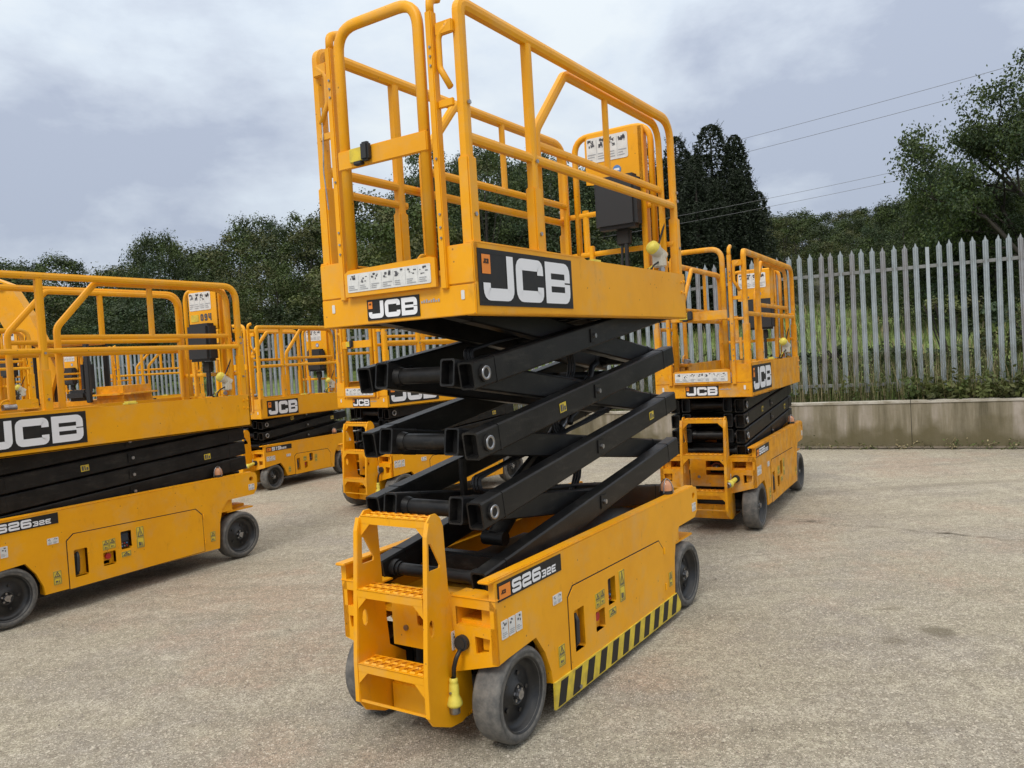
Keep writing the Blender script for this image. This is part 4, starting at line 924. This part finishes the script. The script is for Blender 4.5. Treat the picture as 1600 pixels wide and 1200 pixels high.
def trunk_mb(seed, H, r0, cl, nb=9, lean=0.0, thin=1.0):
    rnd = random.Random(seed+50); mb = MB(); top = Vector((lean*H,0,H*.78)); n_ = 9; pts = []
    for i in range(n_+1):
        f = i/n_; pts.append(Vector((lean*H*f+.03*H*mnoise.noise(Vector((f*3,seed,0))),.03*H*mnoise.noise(Vector((f*3,0,seed+9))),H*.78*f)))
    def taper(P, ra, rb, ns=8):
        v = []; S = len(P)
        for i, p in enumerate(P):
            t = (P[min(i+1,S-1)]-P[max(i-1,0)]).normalized(); a = t.orthogonal().normalized(); b = t.cross(a); r = ra+(rb-ra)*(i/(S-1))**.8
            if i: a = (pa-t*pa.dot(t)).normalized(); b = t.cross(a)
            pa = a; v += [p+(a*math.cos(2*PI*k/ns)+b*math.sin(2*PI*k/ns))*r for k in range(ns)]
        mb.add(v, [(i*ns+k,i*ns+(k+1)%ns,(i+1)*ns+(k+1)%ns,(i+1)*ns+k) for i in range(S-1) for k in range(ns)], BARK, True)
    taper(pts, r0, r0*.2)
    for c, r, m in rnd.sample(cl, min(nb, len(cl))):
        f = max(.25, min(.9, (c.z/H)*.7)); p0 = pts[int(f*n_)]; mid = p0.lerp(c, .5)+Vector((0,0,-.03*H)); taper([p0, p0.lerp(mid,.5)+Vector((0,0,.01*H)), mid, mid.lerp(c,.6), c], r0*.20*(1-f*.5)*thin, r0*.04, 6)
    return mb
protos = {}
def tree_proto(key, seed, H, Rd, base, ncl, per, leaf, mats, **kw):
    cm, cl = crown_mesh(seed, H, Rd, base, ncl, per, leaf, mats, kw.get('sparse',0)); tb = trunk_mb(seed, H, kw.get('r0',.16), cl, kw.get('nb',8), kw.get('lean',0))
    protos[key] = (cm, tb, H, Rd)
    return protos[key]
def conifer_mesh(seed, H, Rd, n_, leaf):
    """columnar conifer of several fused spires, ragged outline"""
    rnd = random.Random(seed); Lv = Leaves(); sp = [(Vector((0,0,0)), H, Rd*.75)]
    for i in range(6): a = i*1.05+rnd.uniform(-.3,.3); r = Rd*rnd.uniform(.35,.6); sp.append((Vector((math.cos(a)*r,math.sin(a)*r,0)), H*rnd.uniform(.72,.93), Rd*rnd.uniform(.42,.58)))
    tot = sum(h*r for c, h, r in sp)
    for c, h, r in sp:
        for i in range(int(n_*h*r/tot)):
            f = rnd.random()**.9; a = rnd.random()*2*PI; lump = 1+.35*mnoise.noise(Vector((math.cos(a)*2.2+c.x,math.sin(a)*2.2+c.y,f*9+seed)))
            rr = r*lump*((1-f)**.42)*(.60+.40*rnd.random()**.5); Lv.leaf(c+Vector((math.cos(a)*rr,math.sin(a)*rr,h*f*.99+.12)), leaf, LC, rnd, .1, 2.2)
        for i in range(150):                                                     # upswept shoot tips breaking the outline
            f = rnd.random()**.6; a = rnd.random()*2*PI; rr = r*((1-f)**.42)*.98; p = c+Vector((math.cos(a)*rr,math.sin(a)*rr,h*f*.985)); ln = rnd.uniform(.2,.6); d = Vector((math.cos(a)*.5,math.sin(a)*.5,1)).normalized()
            for k in range(16): Lv.leaf(p+d*ln*k/16+Vector((rnd.gauss(0,.05),rnd.gauss(0,.05),0))*(1-k/16), leaf*.8*(1-k/22), LC, rnd, .1, 2.2)
    return Lv.mesh('crown')
def place_tree(key, x, y, H, rot, label, cat='tree', group=None, name='broadleaf_tree', wide=1.0, z=None):
    cm, tb, H0, R0 = protos[key]; sc_ = H/H0
    if 'tm' not in tree_cache.get(key, {}):
        tro = tb.build('trunk'); tree_cache[key] = {'tm': tro.data}; bpy.data.objects.remove(tro)
    r = thing(name, label, cat, (x,y,(terr(x,y) if z is None else z)-.1), rot, group); r.scale = (sc_*wide,sc_*wide,sc_)
    for nm, me in (('crown',cm),('trunk',tree_cache[key]['tm'])):
        o = bpy.data.objects.new(nm, me); COL.objects.link(o); o.parent = r
    return r
tree_cache = {}
tree_proto('oak_dark', 1, 8.5, 3.6, 1.2, 120, 180, .145, [LD,LD,LM_,LB]); tree_proto('oak_mid', 2, 8.5, 3.5, 1.0, 120, 180, .145, [LM_,LM_,LD,LO]); tree_proto('olive', 3, 8, 3.7, .9, 115, 180, .145, [LO,LM_,LD,LO])
tree_proto('light', 4, 7.5, 3.3, .8, 110, 180, .145, [LL,LO,LM_]); tree_proto('blue', 5, 9, 3.2, 1.2, 115, 180, .145, [LB,LD,LM_]); tree_proto('tall', 6, 10, 3.1, 1.4, 130, 152, .145, [LM_,LD,LO])
LCU = leaf_mat('copper_leaves', (.055,.042,.030), (.030,.024,.018)); LY = leaf_mat('lime_leaves', (.075,.088,.024), (.038,.048,.016))
tree_proto('copper', 8, 7.5, 3.2, .8, 60, 110, .20, [LCU,LO]); tree_proto('lime', 9, 7, 3.5, .6, 60, 110, .20, [LY,LL,LO]); tree_proto('deep', 10, 7.5, 3.4, .6, 60, 120, .20, [LD,LD,LB])
tree_proto('thin', 7, 10, 3.0, 2.6, 95, 110, .115, [LM_,LB,LD], sparse=1, nb=30, r0=.17)
protos_con = conifer_mesh(11, 9.5, 2.0, 20000, .17), conifer_mesh(12, 9.5, 1.8, 18000, .17)
def interp(tab, u):
    for (a,b),(c,d) in zip(tab, tab[1:]):
        if a <= u <= c: return b+(d-b)*(u-a)/(c-a)
    return tab[0][1] if u < tab[0][0] else tab[-1][1]
SKYL = [(-.80,.165),(-.63,.168),(-.53,.155),(-.50,.140),(-.48,.148),(-.455,.15),(-.43,.172),(-.40,.155),(-.375,.165),(-.35,.195),(-.28,.203),(-.23,.208),(-.17,.212),(-.12,.235),(-.08,.262),(-.02,.262),(.03,.256),(.08,.243),(.13,.225),(.20,.20),(.32,.165),(.40,.163),(.46,.162),(.50,.175),(.56,.185),(.80,.19)]
rnd = random.Random(77)
ZN = ((-.55,'above the digger boom','left'),(-.46,'above the middle of the 094 lift rails','left'),(-.38,'left of the 094 notice board top','left'),(-.31,'above the 094 notice board','left'),(-.24,'above the small lift in the gap','left'),(-.17,'just left of the raised platform','left'),(-.10,'seen through the raised gate','mid'),(-.03,'behind the raised rails near the gate','mid'),(.05,'behind the middle of the raised rails','mid'),(.13,'behind the raised notice board','mid'),(.33,'hidden low behind the conifers','mid'),(.40,'just right of the conifers','right'),(.47,'over the middle of the fence','right'),(.55,'left of the tall airy tree','right'),(9,'by the right edge','right'))
LOOK = {'oak_mid':'round mid green tree','olive':'olive tinted tree','oak_dark':'broad dark green tree','light':'pale green tree','blue':'bluish green tree','tall':'tall open green tree','thin':'thin-leaved tree','copper':'brownish copper tree','lime':'yellow green tree','deep':'very dark round tree'}
ROWS = ('at the wood edge','low in front','in the second row','on the skyline','up the far slope','on the far hilltop')
used = {}
def zone(u, row, key):
    for a, t, z in ZN:
        if u < a:
            lb = '%s %s, %s' % (LOOK[key], ROWS[row], t); k_ = used.get(lb, 0); used[lb] = k_+1; lb += ('', ', further right', ', furthest right', ', last on the right')[min(k_,3)]
            return (lb, {'left':'trees of the dark wood on the left','mid':'trees of the wood behind the raised lift','right':'trees of the wooded slope on the right'}[z])
for row, (Yr, du, sub, keys) in enumerate(((33.5, .058, .090, ['deep','oak_dark','deep']), (37, .085, .072, ['oak_mid','olive','oak_dark','light']), (44, .075, .032, ['oak_dark','oak_mid','blue','olive','tall']), (53, .066, .004, ['oak_dark','blue','oak_mid','tall','olive']), (64, .038, .030, ['deep','olive','lime','copper','oak_mid']), (80, .032, .004, ['deep','lime','copper','deep','olive']))):
    u = -.74+row*.015 if row < 4 else .30
    while u < (.72 if row else .30) if row < 4 else u < .56:
        Yv = Yr+rnd.uniform(-2.5,2.5); x = u*Yv; ev = interp(SKYL, u)-sub*rnd.uniform(.4,1.6)-(rnd.uniform(-.004,.012) if row > 3 else 0)
        if row == 3: ev -= rnd.uniform(0,.02)*(1 if u > .33 else .6)
        
        H = 1.545+ev*Yv-terr(x,Yv)
        if H > 2.5:
            key = rnd.choice(keys); lb, gr = zone(u, row, key)
            place_tree(key, x, Yv, H+.25, rnd.random()*6.28, lb, 'tree', gr, wide=min(1.25,max(.75, 8.5/H))*rnd.uniform(.9,1.12))
        u += du*rnd.uniform(.8,1.2)
# single trees that stand out
def single(key, u, ev, Yv, label, name='broadleaf_tree', wide=1.0): x = u*Yv; place_tree(key, x, Yv, 1.545+ev*Yv-terr(x,Yv)+.2, rnd.random()*6, label, 'tree', None, name, wide)
single('oak_dark', -.432, .176, 40, 'round dark tree standing alone above the 094 lift rails', wide=.62)
single('thin', -.09, .262, 30, 'tall thin-leaved tree showing through the gate of the raised lift', wide=.8); single('thin', -.02, .262, 31, 'tall thin-leaved tree behind the middle of the raised lift rails', wide=.8); single('light', -.12, .19, 29, 'bright green tree seen through the raised lift gate', wide=1.0); single('thin', .05, .25, 32, 'tall thin-leaved tree behind the notice board of the raised lift', wide=.8)
single('olive', .395, .115, 33, 'low olive green tree at the meadow edge behind the fence', wide=1.3); single('light', .455, .105, 31, 'low light green tree at the meadow edge behind the fence', wide=1.4)
single('oak_dark', .50, .165, 27, 'dark bushy tree left of the tall airy tree', wide=.9); single('oak_mid', .575, .185, 25, 'broad dense tree below the tall airy tree', wide=.95); single('olive', .66, .17, 25, 'dense olive tree at the right edge behind the fence', wide=1.0); single('oak_dark', .615, .165, 22, 'dense dark tree in front of the tall airy tree trunk', wide=1.0); single('oak_dark', .50, .11, 23, 'dark round tree right behind the fence posts', wide=1.2); single('blue', .55, .12, 24, 'dark low tree behind the fence near the right edge', wide=1.2)
for (u, ev, Yv, k, wd, lb) in ((.264,.268,33,0,1.35,'tallest dark conifer behind the right end of the raised lift'),(.220,.256,34,1,1.15,'dark conifer with a narrow tip beside the raised lift corner post'),(.178,.250,35,1,1.2,'dark conifer seen through the end rails of the raised lift'),(.291,.240,32,1,1.2,'broad dark conifer at the right end of the conifer row'),(.243,.222,31,0,1.25,'short dark conifer at the front of the conifer row')):
    x = u*Yv; H = 1.545+ev*Yv-terr(x,Yv)+.2; r = thing('conifer', lb, 'conifer', (x,Yv,terr(x,Yv)-.1), rnd.random()*6); r.scale = (H/9.5*wd,H/9.5*wd,H/9.5)
    o = bpy.data.objects.new('crown', protos_con[k]); COL.objects.link(o); o.parent = r; mb = MB(); mb.cyl((0,0,0),(0,0,9.2), .16, BARK, 8, .02); mb.build('trunk', r)
# the tall airy tree at the right edge, branches showing
def airy(x, y, H, label):
    rnd = random.Random(31); z0 = terr(x,y)-.1; root = thing('ash_tree', label, 'tree', (x,y,z0)); root.scale = (.82,.82,1) if H > 8 else (.62,.62,1); mb = MB(); Lv = Leaves(); ends = []
    def taper(P, ra, rb, ns=7):
        v = []; S = len(P)
        for i, p in enumerate(P):
            t = (P[min(i+1,S-1)]-P[max(i-1,0)]).normalized()
            a = t.orthogonal().normalized() if i == 0 else (pa-t*pa.dot(t)).normalized(); b = t.cross(a); pa = a; r = ra+(rb-ra)*(i/(S-1)); v += [p+(a*math.cos(2*PI*k/ns)+b*math.sin(2*PI*k/ns))*r for k in range(ns)]
        mb.add(v, [(i*ns+k,i*ns+(k+1)%ns,(i+1)*ns+(k+1)%ns,(i+1)*ns+k) for i in range(S-1) for k in range(ns)], BARK, True)
    def grow(p, d, ln, r, lv):
        P = [p]; n_ = 5
        for i in range(n_):
            d = (d+Vector((rnd.gauss(0,.11),rnd.gauss(0,.11),rnd.gauss(.03,.09)))).normalized(); P.append(P[-1]+d*ln/n_)
        taper(P, r, r*.55 if lv < 3 else r*.3)
        if lv >= 2: ends.extend(P[2:])
        if lv < 4:
            for i in range(rnd.choice((3,4,4)) if lv else 7):
                q = P[rnd.randint(2 if lv else 1, n_)]; a = rnd.uniform(.45,1.0); ax = d.orthogonal().normalized(); ax = Matrix.Rotation(rnd.random()*2*PI, 3, d) @ ax; nd = (Matrix.Rotation(a, 3, ax) @ d)
                nd.z = nd.z*.9+.12; grow(q, nd.normalized(), ln*rnd.uniform(.5,.72), r*.5, lv+1)
    grow(Vector((0,0,0)), Vector((-.03,0,1)), H*.50, .15, 0)
    for p in ends:
        if rnd.random() < .85:
            m = rnd.choice((LM_,LB,LD,LM_)); s_ = rnd.uniform(.11,.22)
            for k in range(rnd.randint(25,60)): Lv.leaf(p+Vector((rnd.gauss(0,s_),rnd.gauss(0,s_),rnd.gauss(0,s_*.7))), .095, m, rnd, .3, 1.6)
    mb.build('trunk', root); o = bpy.data.objects.new('crown', Lv.mesh('crown')); COL.objects.link(o); o.parent = root; return len(ends)
airy(.675*20, 20, 9.6, 'tall airy tree with open branches against the sky at the right edge')
airy(.595*23, 23, 5.2, 'thin young tree with sky showing through, just left of the tall airy tree')
# bushes behind the fence
def bush(s, d, H, Rd, mats, seed, label, n_=30, per=60, leaf=.07):
    p = wp(s, d, 0); z = terr(p.x,p.y)-.05; cm, cl = crown_mesh(seed, H, Rd, .05, n_, per, leaf, mats); r = thing('bush', label, 'bush', (p.x,p.y,z), 0, None if label[:3] == 'tal' else 'bushes growing behind the palisade fence')
    o = bpy.data.objects.new('foliage', cm); COL.objects.link(o); o.parent = r; rr = random.Random(seed); mb = MB()
    for i in range(7): a = rr.random()*6.28; mb.tube([(0,0,0),(math.cos(a)*Rd*.3,math.sin(a)*Rd*.3,H*.5),(math.cos(a)*Rd*.6,math.sin(a)*Rd*.6,H*.9)], .012, BARK, n=5)
    mb.build('stem', r)
def bsuf(b):
    n_ = used.get(b, 0); used[b] = n_+1; return ('', ', next one left', ', third to the left', ', fourth to the left', ', fifth to the left', ', last to the left')[min(n_,5)]
rr = random.Random(9); s = -4.0; k = 0
BZ = ((-1.5,'beyond the right edge'),(0,'near the right edge'),(1.2,'left of the right fence post'),(2.4,'behind the middle of the open fence'),(3.4,'right of the worn lift'),(5.5,'seen through the worn lift rails'),(9,'behind the raised lift arms'),(11,'behind the small lift rails'),(14,'behind the 094 lift end'),(99,'far left behind the 094 lift'))
while s < 19:
    right = s < .8; bz = [t for a, t in BZ if s < a][0]
    H = rr.uniform(.85,1.2)+(.35 if right else 0); far_ = s > 8; H = H if right else H*.8
    bush(s, rr.uniform(1.5,2.2), H, rr.uniform(.65,.95), [LL,LO,LL] if right and rr.random() < .65 else [LD,LM_,LB], 100+k, ('yellow green bush behind the fence, ' if right else 'low dark bush behind the fence, ')+bz+bsuf(bz), 26 if not far_ else 16, 70 if not far_ else 45, .07 if not far_ else .10)
    s += rr.uniform(.55,.85)*(1 if not far_ else 1.5); k += 1
# weeds, grass and brambles along the wall top and the fence foot
def stalks(name, label, seed, n_, srange, drange, hr, w_, mats, leafy=0, lsize=.05, zb=None):
    rnd = random.Random(seed); v = []; f = []; mi = []; Lv = Leaves()
    for m in mats: Lv.mats.append(m)
    for i in range(n_):
        s = rnd.uniform(*srange); d = rnd.uniform(*drange); p = wp(s,d,0); p.z = (terr(p.x,p.y) if d > .23 else (.64+fall(s)*.75 if zb is None else zb)); cl = .5+.5*mnoise.noise(Vector((s*1.3,d*2,seed)))
        h = rnd.uniform(*hr)*(.55+.9*cl); a = rnd.random()*2*PI; dr = Vector((math.cos(a),math.sin(a),0)); bend = rnd.uniform(.05,.55)*h; sd = Vector((-math.sin(a),math.cos(a),0))*w_; mt = rnd.randrange(len(mats)); prev = None
        for j in range(4):
            t = j/3; c = p+dr*bend*t*t+Vector((0,0,h*t*(1-.15*t))); o = len(Lv.v); Lv.v += [c-sd*(1-t*.9), c+sd*(1-t*.9)]
            if j: Lv.f.append((o-2,o-1,o+1,o)); Lv.m.append(mt)
            if leafy and j and rnd.random() < .8:
                for q in range(leafy): Lv.leaf(c+Vector((rnd.gauss(0,.05),rnd.gauss(0,.05),rnd.gauss(0,.04))), lsize, mats[mt], rnd, .6, 1.5)
    me = Lv.mesh(name); o = bpy.data.objects.new(name, me); COL.objects.link(o); tag(o, label, 'weeds', kind='stuff'); return o
stalks('tall_grass', 'tall grass and dry stalks growing along the foot of the fence', 3, 21000, (-3,20), (.26,1.3), (.25,.95), .0034, [GB,GB,LO,DEAD,DEAD])
stalks('meadow_tufts', 'uneven tufts and seed heads standing in the meadow beyond the fence', 9, 16000, (-8,14), (2.5,26), (.12,.50), .014, [GB,GB,GB,LO,DEAD])
stalks('brambles', 'leafy brambles and nettles along the top of the concrete wall', 4, 1100, (-3,20), (.30,1.2), (.12,.40), .003, [LL,LO,LM_], 5, .055)
stalks('bramble_bank', 'thick bramble leaves at the right end of the wall top', 6, 520, (-2.5,1.3), (.10,.9), (.12,.40), .003, [LL,LM_,LO,LL], 7, .075)
stalks('wall_foot_weeds', 'small weeds and dirt tufts at the foot of the wall', 5, 700, (-3,18), (-.07,-.012), (.02,.09), .003, [GB,LO,DEAD], 2, .03, 0)
# overhead wires
WIRE = mat('wire', (.16,.16,.17), .6)
def ray(u, e, Yv): return Vector((u*Yv, Yv, 1.545+e*Yv))
for (a, b, lb) in (((.66,.3265,26),(.08,.2115,46),'top overhead wire crossing the sky'),((.66,.306,26),(.06,.1925,46),'second overhead wire crossing the sky below the top one'),((.64,.2250,24),(.08,.1460,33),'faint overhead wire low over the conifers'),((.64,.2130,24),(.08,.1370,33),'lowest faint overhead wire passing the conifers')):
    mb = MB(); P0, P1 = ray(*a), ray(*b); mb.tube([P0.lerp(P1, t/16)-Vector((0,0,.5*(t/16)*(1-t/16))) for t in range(17)], .0085 if a[1] > .25 else .006, WIRE, n=5); o = mb.build('overhead_wire'); tag(o, lb, 'wire')
# ------------------------------------------------------------------ digger behind the 094 lift
dg = thing('digger', 'yellow digger with a raised boom behind the lifts at the left edge', 'digger', (-6.68,12.5,0), 0)
for yy in (-.72,.42):
    mb = MB(); P = [(-.85,0,.18),(-.85,0,.38),(.85,0,.38),(.85,0,.18)]; Q = []
    for i in range(28):
        t = i/28*2*PI; x = .72*max(-1,min(1,1.5*math.cos(t)))+.20*math.cos(t); z = .26+.25*math.sin(t); Q.append((x,yy+.15,z))
    mb.tube(Q, .15, RUBD, .025, (0,1,0), 4, 0, closed=True); mb.box((-.65,yy+.05,.12),(.65,yy+.25,.40), DARK, .03)
    for x in (-.6,-.2,.2,.6): mb.cyl((x,yy+.02,.2),(x,yy+.28,.2), .10, BLKM, 12)
    mb.build('track', dg)
mb = MB(); mb.box((-.60,-.60,.62),(.95,.60,1.25), YELOLD, .12); mb.cyl((0,0,.35),(0,0,.64), .38, BLKM, 20); mb.box((.30,-.58,1.2),(.93,.58,1.45), YELOLD, .12); mb.box((-.98,-.12,.75),(-.58,.12,1.35), YELOLD, .03); db = mb.build('body', dg)
mb = MB()
for x, y in ((-.45,-.55),(-.45,.02),(.35,-.55),(.35,.02)): mb.box((x-.035,y-.035,1.22),(x+.035,y+.035,2.12), BLKM, .01)
mb.box((-.50,-.60,2.10),(.40,.07,2.18), YELOLD, .03); mb.build('cab', dg)
mb = MB(); mb.box((-.10,-.40,1.25),(.22,-.10,1.42), BLKM, .05); mb.box((.14,-.40,1.38),(.24,-.10,1.85), BLKM, .05); mb.build('seat', dg)
mb = MB(); o2 = [(-.60,1.02),(-.36,1.12),(-1.00,2.95),(-1.16,3.42),(-1.42,3.40),(-1.50,2.95)]
mb.plate([(-.98,.95),(-.62,.98),(-.36,1.75),(-.72,2.62),(-1.00,3.12),(-1.28,3.24),(-1.62,3.12),(-2.35,2.60),(-2.30,2.45),(-1.60,2.80),(-1.30,2.78),(-1.05,2.30),(-.82,1.72)], [], (0,-.11,0), (1,0,0), (0,0,1), -.22, YEL)
for p in ((-1.12,3.08),(-.80,1.05),(-2.28,2.54)): mb.cyl((p[0],-.14,p[1]),(p[0],.14,p[1]), .06, DARK, 14)
bo = mb.build('boom', dg); mb = MB(); mb.cyl((-1.02,0,1.05),(-1.28,0,2.0), .055, BLKM, 12); mb.cyl((-1.28,0,2.0),(-1.42,0,2.72), .032, CHR, 12); mb.build('ram', bo)
mb = MB(); mb.plate([(-2.22,2.85),(-2.42,2.80),(-2.50,1.2),(-2.40,1.2),(-2.20,2.2)], [], (0,-.08,0), (1,0,0), (0,0,1), -.16, YELOLD); mb.build('arm', dg)
mb = MB(); mb.plate([(-2.52,1.25),(-2.35,1.25),(-2.05,1.0),(-2.0,.7),(-2.25,.55),(-2.6,.75)], [], (0,-.25,0), (1,0,0), (0,0,1), -.5, BLKM)
for i in range(4): mb.box((-2.72,-.24+i*.14,.70),(-2.58,-.18+i*.14,.74), CHR, .005)
mb.build('bucket', dg)
